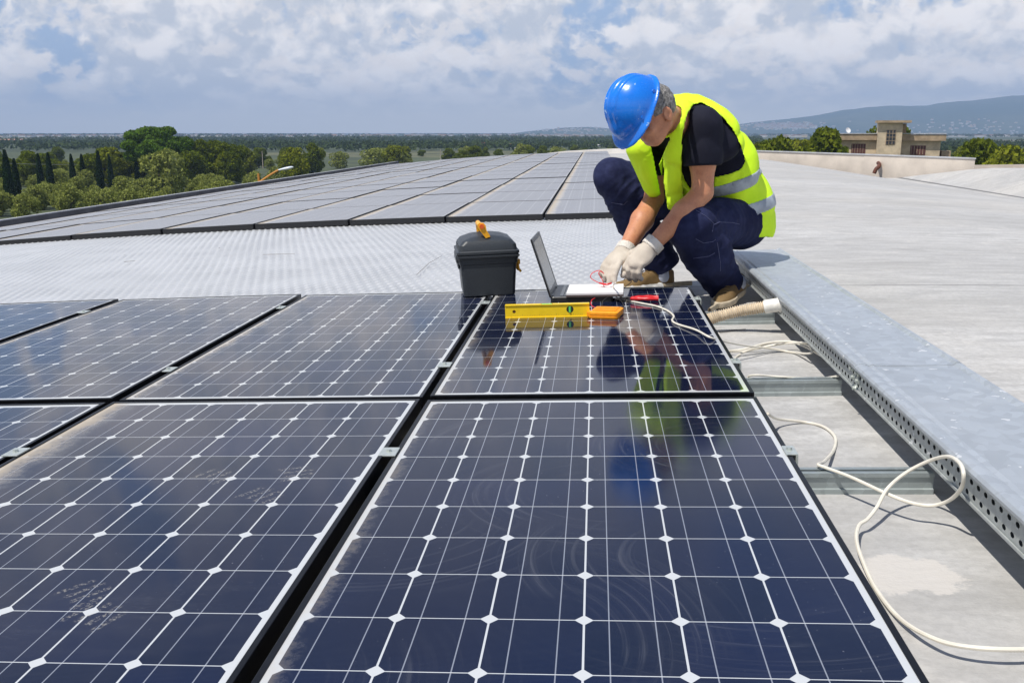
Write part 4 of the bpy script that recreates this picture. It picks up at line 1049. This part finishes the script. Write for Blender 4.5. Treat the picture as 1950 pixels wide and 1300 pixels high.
tag(r, 'low cream rendered wall across the far right end of the roof', 'wall')
def rel(o, root):
    o.parent = root; o.matrix_parent_inverse = root.matrix_world.inverted(); return o
q = MB(); pts = [WA+[-.6, .25, 0], WA, WBm, WC]; rr_ = []
for p in pts:
    th = np.array([.0, .28, 0]); rr_.append([tuple(p-[0, 0, 1.15]), tuple(p), tuple(p+th), tuple(p+th-[0, 0, 1.15])])
q.loft(rr_); rel(q.build('wall', M['wall']), r)
q = MB(); rr_ = []
for p in pts:
    rr_.append([tuple(p+[0, -.05, .002]), tuple(p+[0, -.05, .035]), tuple(p+[0, .33, .035]), tuple(p+[0, .33, .002])])
q.loft(rr_); rel(q.build('coping', M['wallcap']), r)
pw0 = at(1668, 322, 26.0)
q = MB(); q.tube(spline([pw0+[-.04, 0, -.12], pw0+[0, -.02, 0], pw0+[.06, 0, .05], pw0+[.10, .05, .12], pw0+[.12, .25, .16]], 6), .055, 10)
o = q.build('pipe', simple('rusty iron', (.12, .045, .03), .8, 0, .5, 12), sm=True); tag(o, 'rusty bent pipe sticking out of the cream wall', 'pipe')
# ------------------------------------------------------------------ plain, hills
def field(n):
    g = n.n('ShaderNodeNewGeometry').outputs['Position']; x, y, z = n.xyz(g)
    p2 = n.comb(n.m('MULTIPLY', x, .45), y, 0.0)
    v = n.n('ShaderNodeTexVoronoi', {'Vector': n.vm('ADD', p2, n.vm('SCALE', n.comb(n.noise(g, .002, 3), n.noise(g, .0023, 3), 0.0), 260)), 'Scale': .0052}, distance='CHEBYCHEV').outputs['Color']
    v1 = n.n('ShaderNodeSeparateColor', {0: v}).outputs[0]
    c = n.ramp(v1, [(0, (.030, .048, .018)), (.25, (.055, .075, .030)), (.45, (.040, .060, .022)), (.62, (.115, .115, .055)), (.75, (.050, .070, .026)), (.90, (.20, .165, .095)), (1, (.060, .080, .030))], 'CONSTANT')
    f = n.noise(g, .35, 6, .65); k = n.noise(g, .035, 5, .6)
    c = n.mix(n.m('MULTIPLY', n.sm(k, .42, .62), .8), c, (.022, .034, .014))
    c = n.mix(n.m('MULTIPLY', n.sm(f, .35, .7), .4), c, (.09, .10, .045))
    return {'Base Color': c, 'Roughness': .95}
M['field'] = mat('patchwork fields', field)
q = MB(); R0 = 20000
q.quad([(-R0, -3000, 0), (R0, -3000, 0), (R0, R0, 0), (-R0, R0, 0)]); tag(q.build('ground', M['field']), kind='structure')
def hillm(n):
    g = n.n('ShaderNodeNewGeometry').outputs['Position']; f = n.noise(g, .0016, 8, .62); h = n.noise(g, .012, 5, .6)
    c = n.mix(n.sm(f, .38, .66), (.030, .055, .026), (.075, .090, .045)); c = n.mix(n.m('MULTIPLY', n.sm(h, .5, .7), .5), c, (.018, .035, .016))
    return {'Base Color': c, 'Roughness': .95}
M['hill'] = mat('wooded hill', hillm)
def fbm2(x, y, seed, oct=6):
    r_ = np.random.RandomState(seed); s = 0; a = 1.0
    for k in range(oct):
        for _ in range(3):
            th = r_.uniform(0, 6.28); ph = r_.uniform(0, 6.28); f = (2**k)*r_.uniform(.7, 1.3)
            s = s + a*np.sin(f*(x*math.cos(th)+y*math.sin(th))+ph)/3
        a *= .5
    return s
def hill(name, prof_px, dist, depth, seed, amp=.06):
    xs = np.linspace(prof_px[0][0], prof_px[-1][0], 260); hy = np.interp(xs, [p[0] for p in prof_px], [p[1] for p in prof_px]); ts = np.linspace(-1, 1, 60)
    P = []
    for t in ts:
        for x, y in zip(xs, hy):
            d = dist + t*depth; X, Y, _ = ground(x, d); H = (253.5-y)/F0*dist*cp*cp
            prof_ = (1-abs(t))**.8 if t < 0 else (1-t*.5)
            n_ = fbm2(x/70.0, t*3.5, seed)
            z = H*prof_*(1+ (amp*3*n_ if t < 0 else 0)*(1-prof_)*1.6) + (H*amp*.35*fbm2(x/26.0, t*4, seed+1)*prof_) - 2
            P.append((X, Y, z))
    nxx = len(xs); I = np.arange(len(P)).reshape(len(ts), nxx); Qd = np.stack([I[:-1, :-1], I[:-1, 1:], I[1:, 1:], I[1:, :-1]], -1).reshape(-1, 4)
    return tag(fast_mesh(name, np.array(P), Qd, M['hill']), kind='structure')
hill('hills', [(1150, 253), (1250, 246), (1330, 241), (1395, 235), (1440, 229), (1500, 223), (1560, 215), (1600, 207), (1650, 201), (1700, 197), (1760, 198), (1800, 192), (1870, 184), (1950, 178), (2100, 172), (2400, 190)], 6000, 1500, 3)
hill('hills', [(960, 253), (1000, 247), (1040, 243), (1080, 239), (1120, 238), (1170, 242), (1230, 239), (1400, 246), (1700, 250)], 5200, 600, 8, .04)
# ------------------------------------------------------------------ leaf geometry
def leafmat(name, c0, c1, c2, tr=.25):
    mt = bpy.data.materials.new(name); mt.use_nodes = True; n = NT(mt.node_tree)
    g = n.n('ShaderNodeNewGeometry'); ri = n.n('ShaderNodeObjectInfo').outputs['Random']
    rp = g.outputs['Random Per Island']; a = n.noise(n.tc('Object'), .9, 3, .6)
    c = n.mix(rp, c0, c1); c = n.mix(n.m('MULTIPLY', n.sm(a, .45, .7), .7), c, c2)
    c = n.mix(n.m('MULTIPLY', ri, .35), c, (c0[0]*.8+.012, c0[1]*.8+.008, c0[2]*.7))
    d = n.n('ShaderNodeBsdfDiffuse', {0: c}); t = n.n('ShaderNodeBsdfTranslucent', {0: n.mix(.5, c, (.14, .20, .02))})
    n.n('ShaderNodeOutputMaterial', {0: n.n('ShaderNodeMixShader', {0: tr, 1: d.outputs[0], 2: t.outputs[0]}).outputs[0]}); return mt
M['lf_pine'] = leafmat('pine needles', (.06, .125, .014), (.13, .23, .026), (.18, .27, .035))
M['lf_dark'] = leafmat('dark broad leaves', (.075, .105, .008), (.17, .21, .016), (.26, .29, .024))
M['lf_olive'] = leafmat('silver olive leaves', (.19, .22, .050), (.32, .35, .090), (.39, .41, .12))
M['lf_lime'] = leafmat('yellow green leaves', (.15, .18, .014), (.26, .28, .022), (.31, .32, .035))
M['lf_far'] = leafmat('far tree tops', (.032, .052, .018), (.060, .085, .030), (.085, .110, .045), .1)
M['lf_cyp'] = leafmat('cypress scales', (.010, .026, .009), (.022, .048, .014), (.030, .060, .018), .1)
M['bark'] = simple('bark', (.10, .08, .06), .9, 0, .3, 3)
def leaves(pts, nrmv, size, rg):
    n_ = len(pts); a = rg.normal(size=(n_, 3)); a = a+nrmv*.6; a /= np.linalg.norm(a, axis=1)[:, None]
    b = np.cross(a, rg.normal(size=(n_, 3))); b /= np.linalg.norm(b, axis=1)[:, None]; c = np.cross(a, b)
    s = size*rg.uniform(.6, 1.4, (n_, 1)); q = np.stack([pts-b*s-c*s*.3, pts+c*s*.6-b*s*.1, pts+b*s, pts-c*s*.6+b*s*.1], 1).reshape(-1, 3)
    return q, np.arange(n_*4).reshape(-1, 4)
def crown(cl, per, size, seed, mt, name):
    """cl: list of (centre, radii) clumps, leaves on and near their surfaces"""
    rg = np.random.RandomState(seed); P = []; Nn = []
    for c, r_ in cl:
        k = int(per*(r_[0]*r_[1]+r_[0]*r_[2])/2); d = rg.normal(size=(k, 3)); d /= np.linalg.norm(d, axis=1)[:, None]
        rad = 1-np.abs(rg.normal(0, .16, (k, 1))); P.append(np.asarray(c)+d*rad*np.asarray(r_)); Nn.append(d)
    V_, Q_ = leaves(np.concatenate(P), np.concatenate(Nn), size, rg)
    me = bpy.data.meshes.new(name); me.vertices.add(len(V_)); me.vertices.foreach_set('co', V_.astype(np.float32).ravel()); me.loops.add(Q_.size); me.loops.foreach_set('vertex_index', Q_.astype(np.int32).ravel()); me.polygons.add(len(Q_)); me.polygons.foreach_set('loop_start', np.arange(0, Q_.size, 4, dtype=np.int32)); me.update(calc_edges=True); me.materials.append(mt)
    return me
def trunkme(h, r0, limbs, seed, lean=.1):
    rg = random.Random(seed); q = MB(); top = (rg.uniform(-lean, lean)*h, rg.uniform(-lean, lean)*h, h)
    q.tube(spline([(0, 0, -.3), (top[0]*.3, top[1]*.5, h*.5), top], 5), [r0*(1-.5*k/10) for k in range(11)], 8)
    for k in range(limbs):
        a = k*2.4+rg.random(); L_ = h*rg.uniform(.5, .9); z = h*rg.uniform(.6, 1)
        q.tube([(top[0]*z/h, top[1]*z/h, z), (top[0]+math.cos(a)*L_*.5, top[1]+math.sin(a)*L_*.5, z+L_*.45), (top[0]+math.cos(a)*L_, top[1]+math.sin(a)*L_, z+L_*.8)], [r0*.45, r0*.3, r0*.12], 6)
    o = q.build('trunk', M['bark'], sm=True); me = o.data; bpy.data.objects.remove(o); return me
def blob_tree(h, wd, seed, kind):
    rg = random.Random(seed); cl = []
    if kind == 'pine':       # umbrella crown
        for k in range(46):
            a = rg.uniform(0, 6.28); r_ = wd/2*math.sqrt(rg.random())*.86; z = h*(.90 - .30*(r_/(wd/2))**2) - rg.random()*h*.26
            s = rg.uniform(.9, 1.6); cl.append(((math.cos(a)*r_, math.sin(a)*r_, z), (s*1.25, s*1.25, s*.8)))
    else:
        nC = 30 if kind != 'olive' else 22
        for k in range(nC):
            a = rg.uniform(0, 6.28); t = rg.random(); pr = math.sin(math.pi*min(1, .16+t*.80))**.7
            r_ = wd/2*.72*pr*math.sqrt(rg.random()); z = h*(.16+.70*t); s = wd*rg.uniform(.11, .20)
            cl.append(((math.cos(a)*r_, math.sin(a)*r_, z), (s, s, s*rg.uniform(.7, 1.0))))
    return cl
TREE = {}
def proto(kind, h, wd, mt, per, size, n=3):
    L_ = []
    for k in range(n):
        L_.append((crown(blob_tree(h, wd, 31*k+len(kind), kind), per, size, k+7, M[mt], 'crown'), trunkme(h*.42, h*.028+.05, 5, k)))
    TREE[kind] = L_
proto('pine', 12, 15.0, 'lf_pine', 240, .26, 1)
proto('dark', 9, 9, 'lf_dark', 150, .27, 3)
proto('lime', 7, 7, 'lf_lime', 150, .24, 2)
proto('olive', 4.2, 5.0, 'lf_olive', 260, .15, 3)
# cypress
L_ = []
for k in range(3):
    rg = np.random.RandomState(k+3); n_ = 5200; z = rg.uniform(.15, 8, n_); pr = .78*np.sin(np.pi*np.clip(.12+z/8*.86, 0, 1))**.55*(1-.45*z/8); a = rg.uniform(0, 6.28, n_)
    rr2 = pr*(1-np.abs(rg.normal(0, .12, n_)))*(1+.12*np.sin(a*5+z*3)); P = np.stack([rr2*np.cos(a), rr2*np.sin(a), z], 1); Nn = np.stack([np.cos(a), np.sin(a), a*0+.3], 1)
    V_, Q_ = leaves(P, Nn, .13, rg); me = bpy.data.meshes.new('crown'); me.from_pydata(V_.tolist(), [], Q_.tolist()); me.materials.append(M['lf_cyp']); L_.append((me, trunkme(2.0, .12, 0, k, .01)))
TREE['cypress'] = L_
NAME = {'pine': 'umbrella_pine', 'dark': 'broadleaf_tree', 'lime': 'broadleaf_tree', 'olive': 'olive_tree', 'cypress': 'cypress_tree'}
TH = {'pine': 12., 'dark': 8.6, 'lime': 6.7, 'olive': 4.1, 'cypress': 8.}
def tree(kind, px, dist, s, label, group=None, sz=None, z=0.0, top=None):
    if top: sz = (CZ-(top-253.5)/F0*dist*cp*cp)/TH[kind]; s = s*max(.4, sz*.9) if sz > 0 else .3; sz = max(.3, sz)
    k = int(px*7+dist) % len(TREE[kind]); cr, tk = TREE[kind][k]; x, y, _ = ground(px, dist)
    r = empty(NAME[kind], Matrix.Translation((x, y, z)) @ Matrix.Rotation(px*.37, 4, 'Z') @ Matrix.Diagonal((s, s, sz or s, 1)))
    tag(r, label, 'tree', group)
    link(bpy.data.objects.new('crown', cr), r); link(bpy.data.objects.new('trunk', tk), r); return r
def dist_for(ybase): return CZ*F0/((ybase-253.5)*cp*cp)
tree('pine', 296, 190, 1.0, 'big round umbrella pine, tallest tree left of the roof', sz=1.05)
cyp = [(4, 400, 108), (20, 398, 90), (67, 372, 75), (86, 378, 82), (130, 368, 70), (150, 366, 68), (182, 372, 80), (203, 362, 62), (254, 358, 55)]
for i, (px, yb, hp_) in enumerate(cyp):
    d = dist_for(yb); s = hp_/F0*d/8; tree('cypress', px, d, s*.95, '%s narrow dark cypress from the left picture edge' % ORD[i], 'row of cypresses', sz=s)
rg = random.Random(11)
for i, (px, d, tp, kind, lab) in enumerate([
    (306, 150, 283, 'olive', 'pale round tree standing in front of the umbrella pine'), (372, 195, 268, 'dark', 'dense tree directly right of the umbrella pine'), (412, 200, 270, 'dark', 'dark dome-shaped tree right of the umbrella pine behind the pole'),
    (448, 215, 277, 'dark', 'dark tree at the right end of the clump behind the poles'), (560, 185, 285, 'lime', 'yellow-green tree behind the street lamp head'), (593, 240, 276, 'dark', 'small upright dark tree behind the yellow-green one'),
    (105, 330, 281, 'dark', 'lone dark round tree rising behind the cypresses'), (1573, 120, 251, 'dark', 'dense round tree left of the farm building'), (1480, 130, 268, 'dark', 'bushy tree just right of the worker behind the parapet'),
    (1440, 150, 273, 'dark', 'low dark tree partly hidden by the worker back'), (1695, 150, 241, 'dark', 'tree rising behind the farm building tower'), (1868, 110, 272, 'dark', 'wide bushy tree right of the farm building'), (1930, 105, 284, 'lime', 'tree at the right picture edge behind the wall end'), (1915, 170, 279, 'dark', 'darker tree behind the bushy ones at the right edge'), (1525, 160, 271, 'lime', 'small light tree between the worker and the farm building')]):
    tree(kind, px, d, 1.0, lab, top=tp)
# mixed trees behind the cypresses and down to the roof end
for i in range(60):
    px = rg.uniform(-60, 470); d = rg.uniform(185, 300); kind = rg.choice(['dark', 'dark', 'dark', 'lime']); tree(kind, px, d, rg.uniform(.9, 1.3), 'leafy tree in the mixed wood behind the cypresses', 'trees of the mixed wood on the left', top=rg.uniform(284, 312))
for i in range(62):
    px = rg.uniform(450, 1200); t = (px-450)/750; d = rg.uniform(210+120*t, 340+180*t); kind = rg.choice(['dark', 'lime', 'olive', 'dark']); s = rg.uniform(.9, 1.5)
    tree(kind, px, d, s, 'bushy tree in the green belt just beyond the far end of the roof', 'trees beyond the far end of the roof', top=rg.uniform(281, 300)-t*8)
for i in range(105):
    yb = rg.uniform(318, 425); px = rg.uniform(-80, 560); d = dist_for(yb)
    if yb > 420-px*.10: px -= 60
    tree('olive', px, d, rg.uniform(.62, 1.0), 'silvery olive tree in the grove below the roof edge', 'olive trees of the grove')
for i in range(14):
    px = rg.uniform(1400, 2050); d = rg.uniform(150, 260); tree(rg.choice(['dark', 'lime']), px, d, 1.1, 'leafy tree in the row behind the parapet and the farm building', 'trees behind the parapet', top=rg.uniform(274, 286))
# far woods: canopy lumps, too many to count
def wood(name, bands, seed):
    rg = np.random.RandomState(seed); P = []; 
    for (x0, x1, d0, d1, n_, r0) in bands:
        pxs_ = rg.uniform(x0, x1, n_); ds = rg.uniform(d0, d1, n_); X = np.array([ground(a, b_) for a, b_ in zip(pxs_, ds)])
        keep = fbm2(X[:, 0]/240, X[:, 1]/420, seed) > .05; X = X[keep]; m_ = len(X); R_ = r0*rg.uniform(.6, 1.3, m_)
        for k in range(26):
            d = rg.normal(size=(m_, 3)); d /= np.linalg.norm(d, axis=1)[:, None]; d[:, 2] = np.abs(d[:, 2])
            P.append(np.stack([X[:, 0]+d[:, 0]*R_, X[:, 1]+d[:, 1]*R_, R_*.55+d[:, 2]*R_*.9], 1))
    P = np.concatenate(P); V_, Q_ = leaves(P, P*0+[0, -.3, .6], 1.0, rg)
    V_ = (V_.reshape(-1, 4, 3)-P[:, None])*np.repeat([[r0*.33]], 4, 1)[..., None] + P[:, None]
    return fast_mesh(name, V_.reshape(-1, 3), Q_, M['lf_far'])
tag(wood('far_wood', [(-1200, 1450, 520, 900, 2600, 2.9), (-1200, 1450, 1000, 1900, 4600, 3.4), (1380, 2100, 300, 900, 900, 2.9)], 5), 'far woods and hedges spread over the plain', 'wood', kind='stuff')
tag(wood('distant_wood', [(-1200, 2600, 2000, 5200, 5600, 4.6)], 9), 'dark band of distant woods under the horizon', 'wood', kind='stuff')
# ------------------------------------------------------------------ poles and the street lamp
M['polem'] = simple('weathered pole wood', (.42, .36, .28), .9, 0, .2, 4)
def pole(px, ytop, ybase, lab, arm=0):
    d = dist_for(ybase); x, y, _ = ground(px, d); H = CZ - (ytop-253.5)/F0*d*cp*cp
    r = empty('utility_pole', Matrix.Translation((x, y, 0))); tag(r, lab, 'pole', 'utility poles')
    q = MB(); q.tube([(0, 0, 0), (0, 0, H)], [.16, .10], 10); q.build('post', M['polem'], r, sm=True)
    if arm:
        q = MB(); q.box(-.9, .9, -.06, .06, H-.9, H-.75); q.build('crossarm', M['polem'], r)
    return (x, y, H)
pA = pole(224, 306, 354, 'short pale utility pole beside the cypresses with a cross piece', 1)
pB = pole(438, 287, 337, 'utility pole standing in front of the dark dome-shaped tree')
pC = pole(497, 289, 322, 'thin utility pole left of the yellow-green tree')
pD = pole(838, 285, 306, 'thin pole sticking up behind the far roof kerb')
pE = pole(750, 298, 310, 'smallest pole where the dark kerb meets the pale kerb')
for (a, b_, lab) in ((pA, pB, 'sagging overhead wire between the two left poles'), (pA, ground(-200, 160, 7.2), 'overhead wire running from the left pole out of the picture')):
    a = Vector((a[0], a[1], a[2]-.8)); b_ = Vector((b_[0], b_[1], b_[2]-.8)); q = MB(); q.tube([a.lerp(b_, t/16)-Vector((0, 0, 2.0*t/16*(1-t/16))) for t in range(17)], .022, 5)
    tag(q.build('overhead_wire', simple('grey wire', (.35, .35, .35), .6)), lab, 'wire')
d = 34; x, y, _ = ground(487, d); zb = CZ-(346-253.5)/F0*d
r = empty('street_lamp', Matrix.Translation((x, y, 0))); tag(r, 'street lamp with an orange curved arm and glassy head peeping over the roof edge', 'street lamp')
e = Vector(at(530, 324, d)) - Vector((x, y, 0)); q = MB()
q.tube(spline([(0, 0, 0), (0, 0, zb-.4), (0.02, 0, zb), (.14*e.x+.05, 0, zb+.10), (e.x*.6, e.y*.6, zb*.35+e.z*.65), tuple(e)], 8), .035, 10); q.build('arm', simple('orange painted steel', (.55, .25, .05), .5), r, sm=True)
q = MB(); hd_ = Vector(at(545, 321, d))-Vector((x, y, 0)); dd = (hd_-e).normalized()
for i_, (t_, rw) in enumerate(()): pass
q.loft([[tuple(hd_+dd*t_+Vector((0, math.cos(a)*rw, math.sin(a)*rw*.55))) for a in [2*math.pi*k/14 for k in range(14)]] for t_, rw in ((-.32, .03), (-.25, .06), (-.1, .09), (.08, .10), (.2, .085), (.27, .03))])
q.build('lamp_head', mat('lamp glass', None, (.70, .76, .82), .15), r, sm=True)
# ------------------------------------------------------------------ farm building beyond the parapet
M['bwall'] = simple('stained ochre render', (.58, .475, .33), .9, 0, .22, .8)
M['bbrown'] = simple('weathered brown fascia', (.38, .285, .185), .85, 0, .25, 1.2)
M['shut'] = simple('brown red shutter', (.115, .040, .034), .7, 0, .2, 6); M['dkglass'] = mat('dark window glass', None, (.03, .035, .045), .15)
d = 120; S_ = d*cp/F0
bx, by, _ = ground(1700, d); ang = math.atan2(by-CAM[1], bx-CAM[0]) - math.pi/2
bw = empty('farm_building', Matrix.Translation((bx, by, 0)) @ Matrix.Rotation(ang+.05, 4, 'Z')); tag(bw, 'ochre two-winged flat-roofed building with a central tower behind the parapet', 'building')
X_ = lambda px: (px-1700)*S_; Z_ = lambda py: CZ-(py-253.5)*S_*cp
def bbox(name, x0, x1, y0, y1, z0, z1, mt, par=None, bev=0):
    q = MB(); q.box(x0, x1, y0, y1, z0, z1, bev); return q.build(name, mt, par if par else bw)
bbox('wall', X_(1604), X_(1786), .6, 9, 0, Z_(267), M['bwall']); 
bbox('tower', X_(1673), X_(1716), -1.2, 3.2, 0, Z_(235), M['bwall'])
bbox('tower_roof', X_(1669), X_(1730), -1.7, 3.7, Z_(235)+.002, Z_(230.5), M['bbrown'])
bbox('fascia', X_(1599), X_(1672.5), .1, .6, Z_(268), Z_(256), M['bbrown']); bbox('fascia', X_(1716.5), X_(1794), .1, .6, Z_(269), Z_(257), M['bbrown'])
bbox('roof_slab', X_(1599), X_(1794), .0, 9.3, Z_(256)+.01, Z_(254.6), M['wallcap'])
bbox('tower_side', X_(1716.2), X_(1724), .62, 3.0, Z_(256.5), Z_(236), M['bbrown'])
for (x0, x1, y0, y1, t_) in ((1628, 1654, 275, 294, 0), (1734, 1761, 278, 296, 0), (1688, 1705, 248, 276, 1)):
    yy = -1.2 if t_ else .6
    f_ = bbox('window', X_(x0), X_(x1), yy-.05, yy-.003, Z_(y1), Z_(y0), M['shut'] if not t_ else M['bbrown'])
    if t_:
        bbox('pane', X_(x0+1), X_(x1-1), yy-.08, yy-.052, Z_(y1-1), Z_(y0+1), M['dkglass'], f_)
        for k in (1, 2): bbox('mullion', X_(x0+k*17/3)-.03, X_(x0+k*17/3)+.03, yy-.11, yy-.082, Z_(y1), Z_(y0), M['bbrown'], f_)
        for k in (1, 2, 3): bbox('mullion', X_(x0), X_(x1), yy-.13, yy-.112, Z_(y0+k*7)-.03, Z_(y0+k*7)+.03, M['bbrown'], f_)
    else:
        for k in range(5): bbox('slat', X_(x0)+.1+k*(X_(x1)-X_(x0)-.1)/5, X_(x0)+.16+k*(X_(x1)-X_(x0)-.1)/5, yy-.08, yy-.052, Z_(y1)+.05, Z_(y0)-.05, M['bbrown'], f_)
bbox('lean_to', X_(1790), X_(1806), 1.0, 5, 0, Z_(288), M['bbrown'])
q = MB(); c_ = Vector((X_(1619), 1.2, Z_(249.5)))
rings = []
for k, (t_, rr3) in enumerate(((0, .02), (.02, .14), (.06, .25), (.12, .36), (.14, .36), (.08, .25), (.04, .02))):
    ax_ = Vector((.55, -.75, .35)).normalized(); a_ = ax_.orthogonal().normalized(); b2 = ax_.cross(a_); rings.append([tuple(c_+ax_*t_+a_*rr3*math.cos(6.2832*j/18)+b2*rr3*math.sin(6.2832*j/18)) for j in range(18)])
q.loft(rings); q.cyl(c_, c_-Vector((0, -.05, .75)), .03, 8)
dr = bpy.data.objects; o = q.build('satellite_dish', simple('white dish', (.80, .80, .80), .5), sm=True); o.matrix_world = bw.matrix_world.copy(); tag(o, 'white satellite dish on the left wing roof of the farm building', 'satellite dish')
# ------------------------------------------------------------------ far buildings on the plain
M['bwhite'] = simple('far white render', (.62, .60, .57), .8, 0, .1, .05); M['bred'] = simple('far red roof', (.42, .07, .07), .8, 0, .1, .05); M['tile'] = simple('far tile roof', (.42, .22, .15), .9, 0, .1, .05)
def farb(px, yb, wpx, hpx, lab, wall='bwhite', roof='tile', depth=12, gable=.35):
    d = dist_for(yb); x, y, _ = ground(px, d); w_ = wpx*d*cp/F0; h = hpx*d/F0
    r = empty('house', Matrix.Translation((x, y, 0)) @ Matrix.Rotation(-(px-1140)/F0, 4, 'Z')); tag(r, lab, 'building', 'buildings scattered over the plain')
    q = MB(); q.box(-w_/2, w_/2, -depth/2, depth/2, 0, h*(1-gable)); wl = q.build('wall', M[wall], r)
    q = MB(); z = h*(1-gable)+.01; e_ = .4
    q.loft([[(-w_/2-e_, -depth/2-e_, z), (-w_/2-e_, depth/2+e_, z), (-w_/2-e_, 0, h)], [(w_/2+e_, -depth/2-e_, z), (w_/2+e_, depth/2+e_, z), (w_/2+e_, 0, h)]]); q.build('roof', M[roof], r)
    q = MB(); nW = max(2, int(w_/4))
    for k in range(nW): xx = -w_/2+(k+.5)*w_/nW; q.box(xx-.5, xx+.5, -depth/2-.05, -depth/2-.004, h*.2, h*.45)
    q.build('windows', M['dkglass'], r)
farb(875, 283.5, 24, 9, 'white boxy building left of the long red-roofed one on the plain', 'bwhite', 'bwhite', 20, .05)
farb(923, 282, 46, 9, 'long building with a bright red roof and front on the plain', 'bwhite', 'bred', 20, .6)
farb(978, 283, 18, 8, 'small pale building at the right of the red-roofed one', 'bwhite', 'tile', 14)
farb(1122, 280, 44, 3.5, 'long low pale shed on the plain left of the helmet', 'bwhite', 'bwhite', 14, .3)
farb(20, 272, 40, 6, 'tan building at the far left under the horizon', 'bwall', 'tile', 20)
farb(62, 269, 34, 5, 'pale shed right of the tan one at far left', 'bwhite', 'bwall', 20)
farb(215, 267, 42, 4, 'long pale shed left of the umbrella pine', 'bwhite', 'bwall', 20)
farb(398, 264, 30, 4, 'white building under the horizon right of the pine', 'bwhite', 'bwhite', 25, .2)
farb(606, 303, 9, 6, 'little white house among trees beyond the kerb', 'bwhite', 'tile', 6)
farb(897, 289, 8, 4, 'little orange-roofed house below the white boxy building', 'bwall', 'tile', 6)
def town(name, n_, fn, seed, lab, sz=(10, 22), hs=1.0):
    rg = random.Random(seed); q = MB()
    for k in range(n_):
        x, y, z = fn(rg); w_ = rg.uniform(*sz); h = rg.uniform(4, 7)*hs; q.box(x-w_/2, x+w_/2, y-4, y+4, z-6, z+h*.8, mi=rg.choice([0, 0, 0, 1])); q.box(x-w_/2-.4, x+w_/2+.4, y-4.4, y+4.4, z+h*.8+.1, z+h, mi=rg.choice([0, 2, 2]))
    o = q.build(name, [M['bwhite'], M['bwall'], M['tile']]); tag(o, lab, 'town', kind='stuff')
def plain_pt(rg): 
    d = 1/rg.uniform(1/7000, 1/2200); return ground(rg.uniform(-50, 1150) if rg.random() < .75 else rg.uniform(1380, 2000), d)
town('scattered_houses', 650, plain_pt, 3, 'white specks of distant houses all over the plain under the horizon', (7, 20), .9)
dg = bpy.context.evaluated_depsgraph_get(); dg.update()
def hill_pt(cx, cy, sx, sy):
    def f(rg):
        for _ in range(60):
            px, py = rg.gauss(cx, sx), rg.gauss(cy, sy); dv_ = Vector(CF + CR*(px-975)/F0 + CD*(py-650)/F0).normalized()
            ok, loc, _n, _i, ob, _m = sc.ray_cast(dg, Vector(CAM)+dv_*900, dv_)
            if ok and ob.name.startswith('hills'): return tuple(loc)
        return ground(cx, 4500)
    return f
town('hill_town', 330, hill_pt(1492, 241, 34, 3.0), 5, 'pale hill town clustered on the lower slope right of the worker', (7, 15), 1.2)
town('hillside_houses', 90, hill_pt(1830, 243, 90, 9), 6, 'scattered pale houses over the hillside at right', (6, 12))
town('slope_houses', 90, hill_pt(1090, 248, 60, 3), 7, 'scattered pale houses on the low hill left of the helmet', (6, 12))
# ------------------------------------------------------------------ air
HAZE = True
if HAZE:
    q = MB(); q.box(-12000, 12000, -60, 7800, -3, 320)
    hm_ = bpy.data.materials.new('haze'); hm_.use_nodes = True; n = NT(hm_.node_tree)
    pv = n.n('ShaderNodeVolumePrincipled', {'Color': (.46, .65, .97), 'Density': 1.9e-4, 'Anisotropy': 0.0})
    n.n('ShaderNodeOutputMaterial', {'Volume': pv.outputs[0]}); tag(q.build('haze', hm_), 'thin blue air haze over the plain', 'haze', kind='stuff')
